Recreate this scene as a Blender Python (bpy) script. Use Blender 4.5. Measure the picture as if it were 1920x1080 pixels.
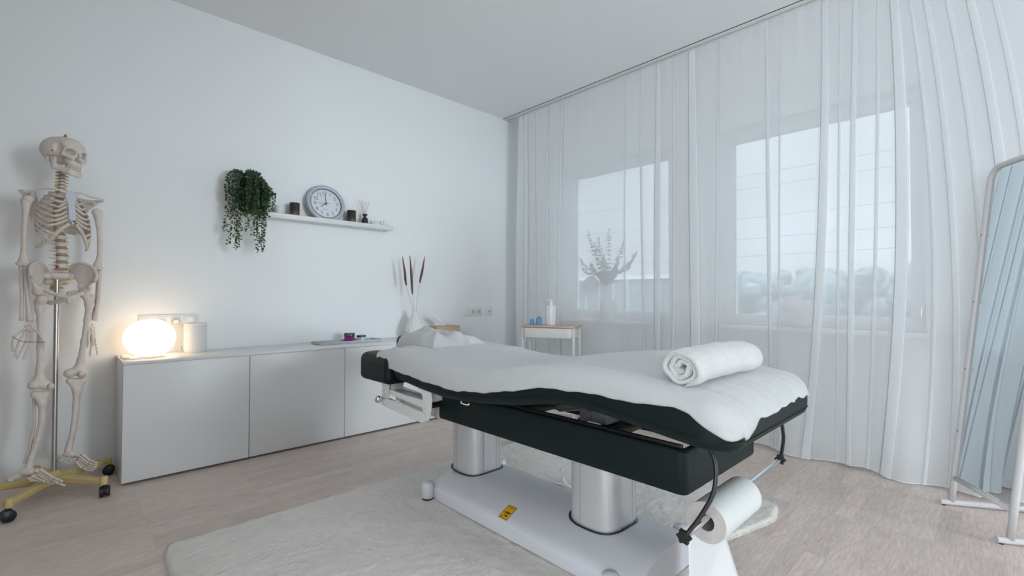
import bpy, bmesh, math, random
import numpy as np
from mathutils import Vector, Matrix
for _o in list(bpy.data.objects): bpy.data.objects.remove(_o, do_unlink=True)
random.seed(7); rng = np.random.RandomState(7)
S = bpy.context.scene; COL = S.collection
pi = math.pi

# ------------------------------------------------ camera, world, light, exposure
CH = 1.0; YAW = math.radians(46.148); PIT = math.radians(1.044); ROLL = math.radians(0.123); FPX = 882.63
f_ = Vector((math.cos(YAW)*math.cos(PIT), math.sin(YAW)*math.cos(PIT), math.sin(PIT)))
r0 = Vector((math.sin(YAW), -math.cos(YAW), 0)); u0 = r0.cross(f_)
r_ = r0*math.cos(ROLL)+u0*math.sin(ROLL); u_ = u0*math.cos(ROLL)-r0*math.sin(ROLL)
cd = bpy.data.cameras.new('camera'); cam = bpy.data.objects.new('camera', cd); COL.objects.link(cam)
cam.matrix_world = Matrix(((r_.x, u_.x, -f_.x, 0), (r_.y, u_.y, -f_.y, 0), (r_.z, u_.z, -f_.z, CH), (0, 0, 0, 1)))
cd.sensor_width = 36; cd.lens = FPX*36/1920; cd.clip_start = .05; cd.clip_end = 400
S.camera = cam
S.view_settings.view_transform = 'Standard'; S.view_settings.look = 'None'
S.view_settings.gamma = 1; S.view_settings.use_curve_mapping = False
S.view_settings.exposure = 0.03
S.render.use_motion_blur = False
S.cycles.transparent_max_bounces = 32; S.cycles.max_bounces = 10; S.cycles.diffuse_bounces = 5
S.cycles.use_denoising = True; S.cycles.caustics_reflective = False; S.cycles.caustics_refractive = False
S.cycles.sample_clamp_indirect = 6

def area(name, loc, rot, sx, sy, power, col):
    l = bpy.data.lights.new(name, 'AREA'); l.shape = 'RECTANGLE'; l.size = sx; l.size_y = sy; l.energy = power; l.color = col
    o = bpy.data.objects.new(name, l); COL.objects.link(o); o.location = loc; o.rotation_euler = rot; return o
# daylight through the glass door at right; the other three are added lights
area('daylight_side_door', (3.70, -1.95, 1.32), (0, math.radians(90), 0), 2.3, 1.5, 75, (1.0, .97, .97))
area('added_rear_light', (3.5, -8.0, 1.7), (math.radians(90), 0, math.radians(8)), 2.6, 2.4, 520, (.93, .955, 1.0))  # added light far outside an unseen rear door, placed for gentler falloff
area('added_back_light', (-2.45, -.95, 1.45), (0, math.radians(-90), 0), 2.0, 2.9, 140, (.95, .965, 1.0))  # added light behind an unseen window, brightening the curtain from the front
area('added_top_fill', (-.6, -.5, 2.80), (0, 0, 0), 1.2, 1.2, 8, (1.0, .96, .92))  # fill light added out of view to lift the ambient level
SKY = 1.72
w = bpy.data.worlds.new('overcast_sky'); S.world = w; w.use_nodes = True
nt = w.node_tree; nt.nodes.clear()
tc = nt.nodes.new('ShaderNodeTexCoord'); sep = nt.nodes.new('ShaderNodeSeparateXYZ'); nt.links.new(tc.outputs['Generated'], sep.inputs[0])
rp = nt.nodes.new('ShaderNodeValToRGB'); rp.color_ramp.elements[0].position = 0.0; rp.color_ramp.elements[0].color = (.66, .70, .765, 1)
rp.color_ramp.elements[1].position = 1.0; rp.color_ramp.elements[1].color = (4.2, 4.6, 5.0, 1)
e = rp.color_ramp.elements.new(.36); e.color = (.71, .755, .82, 1)
nt.links.new(sep.outputs[2], rp.inputs[0])
no = nt.nodes.new('ShaderNodeTexNoise'); no.inputs['Scale'].default_value = 2.2; no.inputs['Detail'].default_value = 4
mp = nt.nodes.new('ShaderNodeMapping'); mp.inputs['Scale'].default_value = (1, 1, 3.5)
nt.links.new(tc.outputs['Generated'], mp.inputs[0]); nt.links.new(mp.outputs[0], no.inputs['Vector'])
mr = nt.nodes.new('ShaderNodeMapRange'); mr.inputs[1].default_value = .3; mr.inputs[2].default_value = .7; mr.inputs[3].default_value = .86; mr.inputs[4].default_value = 1.12
nt.links.new(no.outputs[0], mr.inputs[0])
mx = nt.nodes.new('ShaderNodeVectorMath'); mx.operation = 'SCALE'; nt.links.new(rp.outputs[0], mx.inputs[0]); nt.links.new(mr.outputs[0], mx.inputs['Scale'])
bg = nt.nodes.new('ShaderNodeBackground'); bg.inputs[1].default_value = SKY
wo = nt.nodes.new('ShaderNodeOutputWorld'); nt.links.new(mx.outputs[0], bg.inputs[0]); nt.links.new(bg.outputs[0], wo.inputs[0])

# ------------------------------------------------ materials
MATS = {}
def mat(name, col=(.8, .8, .8), rough=.5, metal=0, bump=None, var=None, spec=.5, emit=None, sheen=0, trans=0, coat=0, bumpdist=.002):
    m = bpy.data.materials.new(name); m.use_nodes = True; MATS[name] = m
    n = m.node_tree; b = n.nodes['Principled BSDF']
    b.inputs['Base Color'].default_value = (*col, 1); b.inputs['Roughness'].default_value = rough
    b.inputs['Metallic'].default_value = metal; b.inputs['Specular IOR Level'].default_value = spec
    b.inputs['Sheen Weight'].default_value = sheen; b.inputs['Coat Weight'].default_value = coat
    if trans: b.inputs['Transmission Weight'].default_value = trans
    if emit: b.inputs['Emission Color'].default_value = (*emit[0], 1); b.inputs['Emission Strength'].default_value = emit[1]
    t = n.nodes.new('ShaderNodeTexCoord')
    if var:  # (scale, amount) subtle tone variation
        x = n.nodes.new('ShaderNodeTexNoise'); x.inputs['Scale'].default_value = var[0]; x.inputs['Detail'].default_value = 5
        n.links.new(t.outputs['Object'], x.inputs['Vector'])
        q = n.nodes.new('ShaderNodeMapRange'); q.inputs[1].default_value = .3; q.inputs[2].default_value = .7
        q.inputs[3].default_value = 1-var[1]; q.inputs[4].default_value = 1+var[1]; n.links.new(x.outputs[0], q.inputs[0])
        v = n.nodes.new('ShaderNodeVectorMath'); v.operation = 'SCALE'; v.inputs[0].default_value = col
        n.links.new(q.outputs[0], v.inputs['Scale']); n.links.new(v.outputs[0], b.inputs['Base Color'])
    if bump:  # (scale, strength)
        x = n.nodes.new('ShaderNodeTexNoise'); x.inputs['Scale'].default_value = bump[0]; x.inputs['Detail'].default_value = 3
        n.links.new(t.outputs['Object'], x.inputs['Vector'])
        p = n.nodes.new('ShaderNodeBump'); p.inputs['Strength'].default_value = bump[1]; p.inputs['Distance'].default_value = bumpdist
        n.links.new(x.outputs[0], p.inputs['Height']); n.links.new(p.outputs[0], b.inputs['Normal'])
    return m

WALL = mat('wall_paint', (.85, .87, .88), .85, bump=(90, .12), spec=.2)
BACKW = mat('back_wall_paint', (.36, .33, .31), .85)  # unseen wall, kept dark so less light bounces to the left side
CEIL = mat('ceiling_paint', (.88, .89, .90), .9, bump=(60, .1), spec=.1)
WHITE = mat('white_lacquer', (.74, .75, .755), .35, bump=(30, .02))
BASEB = mat('baseboard_paint', (.74, .74, .73), .5)
PLAST = mat('white_plastic', (.80, .80, .79), .35)
VINYL = mat('black_vinyl', (.0040, .0100, .0105), .48, spec=.24, bump=(160, .25), var=(3, .12), bumpdist=.0006)
BLACK = mat('black_plastic', (.010, .012, .013), .4)
DMETAL = mat('black_steel', (.02, .021, .023), .3, metal=.6)
CHROME = mat('chrome', (.75, .77, .79), .12, metal=1)
STEEL = mat('brushed_steel', (.52, .50, .49), .3, metal=1)
TABLEW = mat('table_shell_white', (.64, .64, .675), .33, var=(4, .02))
BRACKET = mat('white_powder_coat', (.72, .71, .70), .4)

def parquet():
    m = bpy.data.materials.new('ash_parquet'); m.use_nodes = True; n = m.node_tree; b = n.nodes['Principled BSDF']
    N = lambda t: n.nodes.new('ShaderNode'+t); L = n.links.new
    t = N('TexCoord')
    br = N('TexBrick'); br.offset = .37; br.offset_frequency = 1; br.squash = 1
    br.inputs['Color1'].default_value = (0, 0, 0, 1); br.inputs['Color2'].default_value = (1, 1, 1, 1); br.inputs['Mortar'].default_value = (.5, .5, .5, 1)
    br.inputs['Scale'].default_value = 1; br.inputs['Mortar Size'].default_value = .0006; br.inputs['Mortar Smooth'].default_value = .2
    br.inputs['Brick Width'].default_value = .46; br.inputs['Row Height'].default_value = .0685
    L(t.outputs['Object'], br.inputs['Vector'])
    # per-board random from brick value
    rnd = N('TexWhiteNoise'); rnd.noise_dimensions = '1D'
    mul = N('Math'); mul.operation = 'MULTIPLY'; mul.inputs[1].default_value = 917.3
    L(br.outputs['Color'], mul.inputs[0]); L(mul.outputs[0], rnd.inputs['W'])
    comb = N('CombineXYZ'); L(mul.outputs[0], comb.inputs[2])
    add = N('VectorMath'); add.operation = 'ADD'; L(t.outputs['Object'], add.inputs[0]); L(comb.outputs[0], add.inputs[1])
    mp = N('Mapping'); mp.inputs['Scale'].default_value = (1.5, 12, 1); L(add.outputs[0], mp.inputs[0])
    n1 = N('TexNoise'); n1.inputs['Scale'].default_value = 1.1; n1.inputs['Detail'].default_value = 2; L(mp.outputs[0], n1.inputs['Vector'])
    sn = N('Math'); sn.operation = 'MULTIPLY'; sn.inputs[1].default_value = 120; L(n1.outputs[0], sn.inputs[0])
    si = N('Math'); si.operation = 'SINE'; L(sn.outputs[0], si.inputs[0])
    n2 = N('TexNoise'); n2.inputs['Scale'].default_value = 9; n2.inputs['Detail'].default_value = 3; L(mp.outputs[0], n2.inputs['Vector'])
    g = N('Math'); g.operation = 'MULTIPLY_ADD'; g.inputs[1].default_value = .085; L(si.outputs[0], g.inputs[0]); L(n2.outputs[0], g.inputs[2])
    r = N('ValToRGB'); E = r.color_ramp.elements
    E[0].position = .22; E[0].color = (.57, .465, .41, 1); E[1].position = .80; E[1].color = (.74, .645, .595, 1)
    L(g.outputs[0], r.inputs[0])
    hs = N('MapRange'); hs.inputs[3].default_value = .92; hs.inputs[4].default_value = 1.08; L(br.outputs['Color'], hs.inputs[0])
    sc = N('VectorMath'); sc.operation = 'SCALE'; L(r.outputs[0], sc.inputs[0]); L(hs.outputs[0], sc.inputs['Scale'])
    mo = N('MapRange'); mo.inputs[3].default_value = 1; mo.inputs[4].default_value = .90; L(br.outputs['Fac'], mo.inputs[0])
    s2 = N('VectorMath'); s2.operation = 'SCALE'; L(sc.outputs[0], s2.inputs[0]); L(mo.outputs[0], s2.inputs['Scale'])
    L(s2.outputs[0], b.inputs['Base Color']); b.inputs['Roughness'].default_value = .42; b.inputs['Specular IOR Level'].default_value = .35
    bp = N('Bump'); bp.inputs['Strength'].default_value = .12; bp.inputs['Distance'].default_value = .001; L(g.outputs[0], bp.inputs['Height']); L(bp.outputs[0], b.inputs['Normal'])
    return m
FLOOR = parquet()

def sheer():
    m = bpy.data.materials.new('sheer_voile'); m.use_nodes = True; n = m.node_tree; n.nodes.clear()
    N = lambda t: n.nodes.new('ShaderNode'+t); L = n.links.new
    out = N('OutputMaterial'); tr = N('BsdfTransparent'); tl = N('BsdfTranslucent'); df = N('BsdfDiffuse')
    tl.inputs[0].default_value = (.96, .975, .99, 1); df.inputs[0].default_value = (.96, .975, .99, 1)
    a = N('MixShader'); a.inputs[0].default_value = .74; L(tl.outputs[0], a.inputs[1]); L(df.outputs[0], a.inputs[2])
    geo = N('NewGeometry'); dt = N('VectorMath'); dt.operation = 'DOT_PRODUCT'; L(geo.outputs['Normal'], dt.inputs[0]); L(geo.outputs['Incoming'], dt.inputs[1])
    ab = N('Math'); ab.operation = 'ABSOLUTE'; L(dt.outputs['Value'], ab.inputs[0])
    mxm = N('Math'); mxm.operation = 'MAXIMUM'; mxm.inputs[1].default_value = .08; L(ab.outputs[0], mxm.inputs[0])
    dv = N('Math'); dv.operation = 'DIVIDE'; dv.inputs[0].default_value = 1; L(mxm.outputs[0], dv.inputs[1])
    pw = N('Math'); pw.operation = 'POWER'; pw.inputs[0].default_value = .30; L(dv.outputs[0], pw.inputs[1])   # open weave: coverage grows at grazing angles
    mi = N('MixShader'); L(pw.outputs[0], mi.inputs[0]); L(a.outputs[0], mi.inputs[1]); L(tr.outputs[0], mi.inputs[2])
    L(mi.outputs[0], out.inputs[0]); return m
SHEER = sheer()

def glass_mat():
    m = bpy.data.materials.new('window_glass'); m.use_nodes = True; n = m.node_tree; n.nodes.clear()
    N = lambda t: n.nodes.new('ShaderNode'+t); L = n.links.new
    out = N('OutputMaterial'); tr = N('BsdfTransparent'); tr.inputs[0].default_value = (.93, .97, .98, 1)
    gl = N('BsdfGlossy'); gl.inputs['Roughness'].default_value = .02; fr = N('Fresnel'); fr.inputs[0].default_value = 1.45
    mi = N('MixShader'); L(fr.outputs[0], mi.inputs[0]); L(tr.outputs[0], mi.inputs[1]); L(gl.outputs[0], mi.inputs[2]); L(mi.outputs[0], out.inputs[0]); return m
GLASS = glass_mat()

# ------------------------------------------------ mesh helpers
class MB:
    def __init__(s): s.bm = bmesh.new(); s.M = Matrix.Identity(4)
    def v(s, p): return s.bm.verts.new(s.M @ Vector(p))
    def box(s, x0, x1, y0, y1, z0, z1, bev=0, seg=2):
        vs = [s.v((x, y, z)) for x in (x0, x1) for y in (y0, y1) for z in (z0, z1)]
        fs = [s.bm.faces.new([vs[i] for i in q]) for q in ((0, 1, 3, 2), (4, 6, 7, 5), (0, 4, 5, 1), (2, 3, 7, 6), (0, 2, 6, 4), (1, 5, 7, 3))]
        if bev:
            ed = list({e for f in fs for e in f.edges}); bmesh.ops.bevel(s.bm, geom=ed, offset=bev, segments=seg, profile=.5, affect='EDGES')
        return s
    def grid(s, P, cu=False, cv=False, flip=False):
        V = [[s.v(p) for p in row] for row in P]; n = len(V); m = len(V[0])
        for i in range(n if cu else n-1):
            for j in range(m if cv else m-1):
                q = [V[i][j], V[(i+1) % n][j], V[(i+1) % n][(j+1) % m], V[i][(j+1) % m]]
                if flip: q.reverse()
                try: s.bm.faces.new(q)
                except ValueError: pass
        return V
    def tube(s, pts, r, seg=10, caps=True, closed=False, flat=1.0):
        pts = [Vector(p) for p in pts]; n = len(pts)
        rs = list(r) if hasattr(r, '__len__') else [r]*n
        tg = []
        for i in range(n):
            a = pts[(i-1) % n] if closed else pts[max(i-1, 0)]; b = pts[(i+1) % n] if closed else pts[min(i+1, n-1)]
            d = (b-a); tg.append(d.normalized() if d.length > 1e-9 else Vector((0, 0, 1)))
        up = Vector((0, 0, 1)) if abs(tg[0].z) < .9 else Vector((1, 0, 0))
        nx = tg[0].cross(up).normalized(); rows = []
        for i in range(n):
            nx = (nx - tg[i]*nx.dot(tg[i])).normalized(); ny = tg[i].cross(nx)
            rows.append([pts[i]+nx*(rs[i]*math.cos(2*pi*k/seg))+ny*(rs[i]*flat*math.sin(2*pi*k/seg)) for k in range(seg)])
        V = s.grid(rows, cu=closed, cv=True)
        if caps and not closed:
            s.bm.faces.new(list(reversed(V[0]))) if seg > 2 else None
            s.bm.faces.new(V[-1])
        return s
    def lathe(s, prof, c, seg=32, cap0=True, cap1=True):
        c = Vector(c); rows = [[c+Vector((r*math.cos(2*pi*k/seg), r*math.sin(2*pi*k/seg), z)) for k in range(seg)] for r, z in prof]
        V = s.grid(rows, cv=True, flip=True)
        if cap0 and prof[0][0] > 1e-5: s.bm.faces.new(V[0][::-1])
        if cap1 and prof[-1][0] > 1e-5: s.bm.faces.new(V[-1])
        return s
    def ell(s, c, r, seg=16, rings=10):
        if not hasattr(r, '__len__'): r = (r, r, r)
        c = Vector(c); rows = []
        for i in range(1, rings):
            t = pi*i/rings
            rows.append([c+Vector((r[0]*math.sin(t)*math.cos(2*pi*k/seg), r[1]*math.sin(t)*math.sin(2*pi*k/seg), -r[2]*math.cos(t))) for k in range(seg)])
        V = s.grid(rows, cv=True, flip=True)
        a = s.v(c-Vector((0, 0, r[2]))); b = s.v(c+Vector((0, 0, r[2])))
        for k in range(seg):
            s.bm.faces.new((a, V[0][(k+1) % seg], V[0][k])); s.bm.faces.new((b, V[-1][k], V[-1][(k+1) % seg]))
        return s
    def prism(s, poly, h):   # poly = list of 3D points (planar), h = extrusion vector
        a = [s.v(p) for p in poly]; b = [s.v(Vector(p)+Vector(h)) for p in poly]; n = len(a)
        s.bm.faces.new(a[::-1]); s.bm.faces.new(b)
        for i in range(n): s.bm.faces.new((a[i], a[(i+1) % n], b[(i+1) % n], b[i]))
        return s

def spl(pts, n):   # Catmull-Rom through points
    P = [Vector(p) for p in pts]; P = [P[0]*2-P[1]]+P+[P[-1]*2-P[-2]]; out = []
    m = len(P)-3
    for i in range(n):
        t = i/(n-1)*m; k = min(int(t), m-1); t -= k; a, b, c, d = P[k:k+4]
        out.append(.5*((2*b)+(c-a)*t+(2*a-5*b+4*c-d)*t*t+(3*b-a-3*c+d)*t**3))
    return out
def interp(x, xs, ys): return float(np.interp(x, xs, ys))

def link(name, me, m, parent=None, smooth=40):
    me.materials.append(m) if m else None
    o = bpy.data.objects.new(name, me); COL.objects.link(o)
    if parent is not None:
        o.parent = parent
        T = parent.get('_w', None) or [0, 0, 0]
        me.transform(Matrix.Translation(-Vector(T)))
        o['_w'] = list(T)
    if smooth:
        me.polygons.foreach_set('use_smooth', [True]*len(me.polygons))
        if smooth < 180: me.set_sharp_from_angle(angle=math.radians(smooth))
    return o
def obj(name, mb, m, parent=None, smooth=40, weld=False, base=None):
    bm = mb.bm
    if weld: bmesh.ops.remove_doubles(bm, verts=bm.verts, dist=1e-5)
    bmesh.ops.recalc_face_normals(bm, faces=bm.faces)
    me = bpy.data.meshes.new(name); bm.to_mesh(me); bm.free()
    o = link(name, me, m, parent, smooth)
    if parent is None and base is not None:
        me.transform(Matrix.Translation(-Vector(base))); o.location = base; o['_w'] = list(base)
    return o
def tag(o, label=None, cat=None, group=None, kind=None):
    if label: o['label'] = label
    if cat: o['category'] = cat
    if group: o['group'] = group
    if kind: o['kind'] = kind
    return o
def thing(name, label, cat, loc, group=None):
    o = bpy.data.objects.new(name, None); o.empty_display_size = .1; COL.objects.link(o); o.location = loc; o['_w'] = list(loc)
    return tag(o, label, cat, group)
def struct(name, mb, m, smooth=0): return tag(obj(name, mb, m, smooth=smooth), kind='structure')

# signed-distance modelling (numpy) -> mesh by naive surface nets
def sdf_mesh(f, lo, hi, h):
    lo = np.array(lo, float); n = np.ceil((np.array(hi)-lo)/h).astype(int)+1
    X, Y, Z = np.meshgrid(*[lo[i]+h*np.arange(n[i]) for i in range(3)], indexing='ij')
    D = f(X, Y, Z); s = D < 0
    acc = np.zeros(tuple(n-1)+(3,)); cnt = np.zeros(tuple(n-1))
    def sub(A, o): return A[o[0]:o[0]+n[0]-1, o[1]:o[1]+n[1]-1, o[2]:o[2]+n[2]-1]
    for ax in range(3):
        for a in (0, 1):
            for b in (0, 1):
                o0 = [0, 0, 0]; oth = [i for i in range(3) if i != ax]; o0[oth[0]] = a; o0[oth[1]] = b
                o1 = list(o0); o1[ax] = 1
                d0, d1 = sub(D, o0), sub(D, o1); c = (d0 < 0) != (d1 < 0)
                t = np.where(c, d0/np.where(c, d0-d1, 1), 0)
                for i in range(3): acc[..., i] += np.where(c, o0[i]+(t if i == ax else 0), 0)
                cnt += c
    act = cnt > 0; idx = -np.ones(act.shape, int); idx[act] = np.arange(act.sum())
    ii = np.argwhere(act); V = lo+h*(ii+acc[act]/cnt[act][:, None]); F = []
    for ax in range(3):
        sl0 = [slice(1, -1)]*3; sl1 = [slice(1, -1)]*3; sl0[ax] = slice(0, -1); sl1[ax] = slice(1, None)
        a = s[tuple(sl0)]; b = s[tuple(sl1)]
        o1, o2 = [(1, 2), (2, 0), (0, 1)][ax]
        for sign, msk in ((1, a & ~b), (0, ~a & b)):
            for p in np.argwhere(msk):
                q = p+1; q[ax] = p[ax]
                c = [q.copy() for _ in range(4)]; c[1][o1] -= 1; c[2][o1] -= 1; c[2][o2] -= 1; c[3][o2] -= 1
                fi = [idx[tuple(k)] for k in c]
                if min(fi) < 0: continue
                F.append(fi if sign else fi[::-1])
    return V, F
def sdf_obj(name, f, lo, hi, h, m, parent=None, xf=None, smooth=180):
    V, F = sdf_mesh(f, lo, hi, h)
    if xf is not None: V = np.array([xf(v) for v in V])
    me = bpy.data.meshes.new(name); me.from_pydata([tuple(v) for v in V], [], F); me.update()
    return link(name, me, m, parent, smooth)
def sE(X, Y, Z, c, r):   # ellipsoid
    r = np.array(r, float); q = np.sqrt(((X-c[0])/r[0])**2+((Y-c[1])/r[1])**2+((Z-c[2])/r[2])**2)
    return (q-1)*r.min()
def sC(X, Y, Z, a, b, r1, r2=None):   # tapered capsule
    r2 = r1 if r2 is None else r2
    a = np.array(a, float); b = np.array(b, float); d = b-a; L = d@d
    t = np.clip(((X-a[0])*d[0]+(Y-a[1])*d[1]+(Z-a[2])*d[2])/L, 0, 1)
    return np.sqrt((X-a[0]-t*d[0])**2+(Y-a[1]-t*d[1])**2+(Z-a[2]-t*d[2])**2)-(r1+(r2-r1)*t)
def sU(a, b, k=.006):
    h = np.clip(.5+.5*(b-a)/k, 0, 1); return b*(1-h)+a*h-k*h*(1-h)
def sS(a, b, k=.004): return -sU(-a, b, k)

# ------------------------------------------------ room shell
XW, YW, ZC = 3.56, 3.61, 2.865         # window wall, left wall, ceiling
X0, Y0 = -2.3, -3.0
T = .24
m = MB(); m.box(X0-T, XW+T, Y0-T, YW+T, -.2, 0); struct('floor', m, FLOOR)
m = MB(); m.box(X0-T, XW+T, Y0-T, YW+T, ZC, ZC+.2); struct('ceiling', m, CEIL)
m = MB(); m.box(X0-T, XW+T, YW, YW+T, 0, ZC); struct('wall_left', m, WALL)
m = MB(); m.box(X0-T, X0, Y0-T, -2.45, 0, ZC); m.box(X0-T, X0, .55, YW, 0, ZC); m.box(X0-T, X0, -2.45, .55, 0, .4); m.box(X0-T, X0, -2.45, .55, 2.5, ZC); struct('wall_back', m, BACKW)
m = MB(); m.box(X0, 1.75, Y0-T, Y0, 0, ZC); m.box(3.5, XW+T, Y0-T, Y0, 0, ZC); m.box(1.75, 3.5, Y0-T, Y0, 2.6, ZC); struct('wall_near', m, WALL)
# openings (y0,y1,z0,z1)
WIN = [(1.86, 3.00, .80, 2.24), (.30, 1.475, .80, 2.24), (-2.72, -1.18, .0, 2.45)]
m = MB(); ys = sorted([Y0, YW]+[a for q in WIN for a in q[:2]])
for a, b in zip(ys[:-1], ys[1:]):
    op = [q for q in WIN if abs(q[0]-a) < 1e-6]
    if op:
        m.box(XW, XW+T, a, b, 0, op[0][2]); m.box(XW, XW+T, a, b, op[0][3], ZC)
    else: m.box(XW, XW+T, a, b, 0, ZC)
struct('wall_right', m, WALL)
FRAME = mat('window_frame_white', (.80, .81, .82), .4)
for i, (a, b, z0, z1) in enumerate(WIN[:2]):
    t = tag(bpy.data.objects.new('window_%d' % (i+1), None), kind='structure'); COL.objects.link(t); t.location = (XW+.15, (a+b)/2, z0); t['_w'] = list(t.location)
    xa, xb = XW+.10, XW+.17; fw = .062
    m = MB()
    m.box(xa, xb, a, b, z0, z0+fw, .004); m.box(xa, xb, a, b, z1-fw, z1, .004)
    m.box(xa, xb, a, a+fw, z0+fw, z1-fw, .004); m.box(xa, xb, b-fw, b, z0+fw, z1-fw, .004)
    m.box(xa+.02, xb+.01, a+fw, b-fw, z0+fw, z0+fw+.012); m.box(xa+.02, xb+.01, a+fw, b-fw, z1-fw-.012, z1-fw)
    m.box(xa+.02, xb+.01, a+fw, a+fw+.012, z0+fw, z1-fw); m.box(xa+.02, xb+.01, b-fw-.012, b-fw, z0+fw, z1-fw)
    obj('window_frame', m, FRAME, t)
    m = MB(); m.box(xa+.045, xa+.055, a+fw, b-fw, z0+fw, z1-fw); obj('window_pane', m, GLASS, t, smooth=0)
    m = MB(); m.box(xa-.012, xa, a+.012, a+.042, z0+.10, z0+.16, .004); m.box(xa-.045, xa-.012, a+.02, a+.034, z0+.135, z0+.15, .003); m.box(xa-.05, xa-.036, a+.018, a+.036, z0+.04, z0+.155, .005)
    obj('window_handle', m, CHROME, t)
def glass_door(nm, P, Q, z1):   # P, Q ends of the opening on the floor
    P, Q = Vector(P), Vector(Q); d = (Q-P).normalized(); L = (Q-P).length; ang = math.atan2(d.y, d.x)
    t = tag(bpy.data.objects.new(nm, None), kind='structure'); COL.objects.link(t); t.location = P; t['_w'] = list(P)
    M = Matrix.Translation(P) @ Matrix.Rotation(ang, 4, 'Z')
    m = MB(); m.M = M
    for a, b, c, e in ((0, L, 0, .07), (0, L, z1-.07, z1), (0, .07, .07, z1-.07), (L-.07, L, .07, z1-.07), (L/2-.05, L/2+.05, .07, z1-.07)): m.box(a, b, -.035, .035, c, e, .004)
    obj('door_frame', m, FRAME, t)
    m = MB(); m.M = M; m.box(.07, L/2-.05, -.005, .005, .07, z1-.07); m.box(L/2+.05, L-.07, -.005, .005, .07, z1-.07); obj('door_pane', m, GLASS, t, smooth=0)
    m = MB(); m.M = M; m.box(L/2-.03, L/2+.0, .035, .05, .95, 1.15, .004); obj('door_handle', m, CHROME, t)
glass_door('door_1', (XW+.08, -2.72, 0), (XW+.08, -1.18, 0), 2.45)
glass_door('added_back_window', (X0-.08, .55, .4), (X0-.08, -2.45, .4), 2.1)  # unseen window added as an opening for the back light
glass_door('added_rear_door', (1.75, Y0-.08, 0), (3.5, Y0-.08, 0), 2.6)  # unseen door added for the rear light; opening sized to dim the left
SILLM = mat('sill_stone', (.66, .68, .69), .35, var=(14, .05))
m = MB(); m.box(3.43, XW+.10, -.1, 3.05, .772, .80, .006); tag(obj('trim_1', m, SILLM), 'long white window sill running below the windows', kind='structure')
m = MB(); m.box(X0, XW, YW-.014, YW, 0, .06, .003); tag(obj('baseboard_left', m, BASEB), kind='structure')
m = MB(); m.box(XW-.014, XW, -1.18, YW-.014, 0, .06, .003); tag(obj('baseboard_right', m, BASEB), kind='structure')

t = thing('added_ceiling_panel', 'square white panel added behind the viewer for fill light', 'lamp', (-.6, -.5, 2.82))  # panel added out of view as housing for the fill light
m = MB(); m.box(-1.22, .02, -1.12, .12, 2.815, ZC, .004); obj('panel_housing', m, PLAST, t)
# curtain track on the ceiling
t = thing('curtain_track', 'narrow white double track on the ceiling carrying the sheer curtain', 'curtain rail', (3.355, .5, ZC-.012))
m = MB(); m.box(3.335, 3.375, Y0+.02, YW-.002, ZC-.010, ZC, .001); obj('rail', m, PLAST, t)
m = MB(); m.box(3.3325, 3.3345, Y0+.02, YW-.002, ZC-.004, ZC); m.box(3.3755, 3.3775, Y0+.02, YW-.002, ZC-.006, ZC); obj('shadow_gap_strip', m, BLACK, t)  # black strips standing in for the shade along the rail edges
m = MB(); m.box(3.385, 3.41, Y0+.02, YW-.002, ZC-.012, ZC, .001); obj('curtain_channel', m, PLAST, t)

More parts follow.
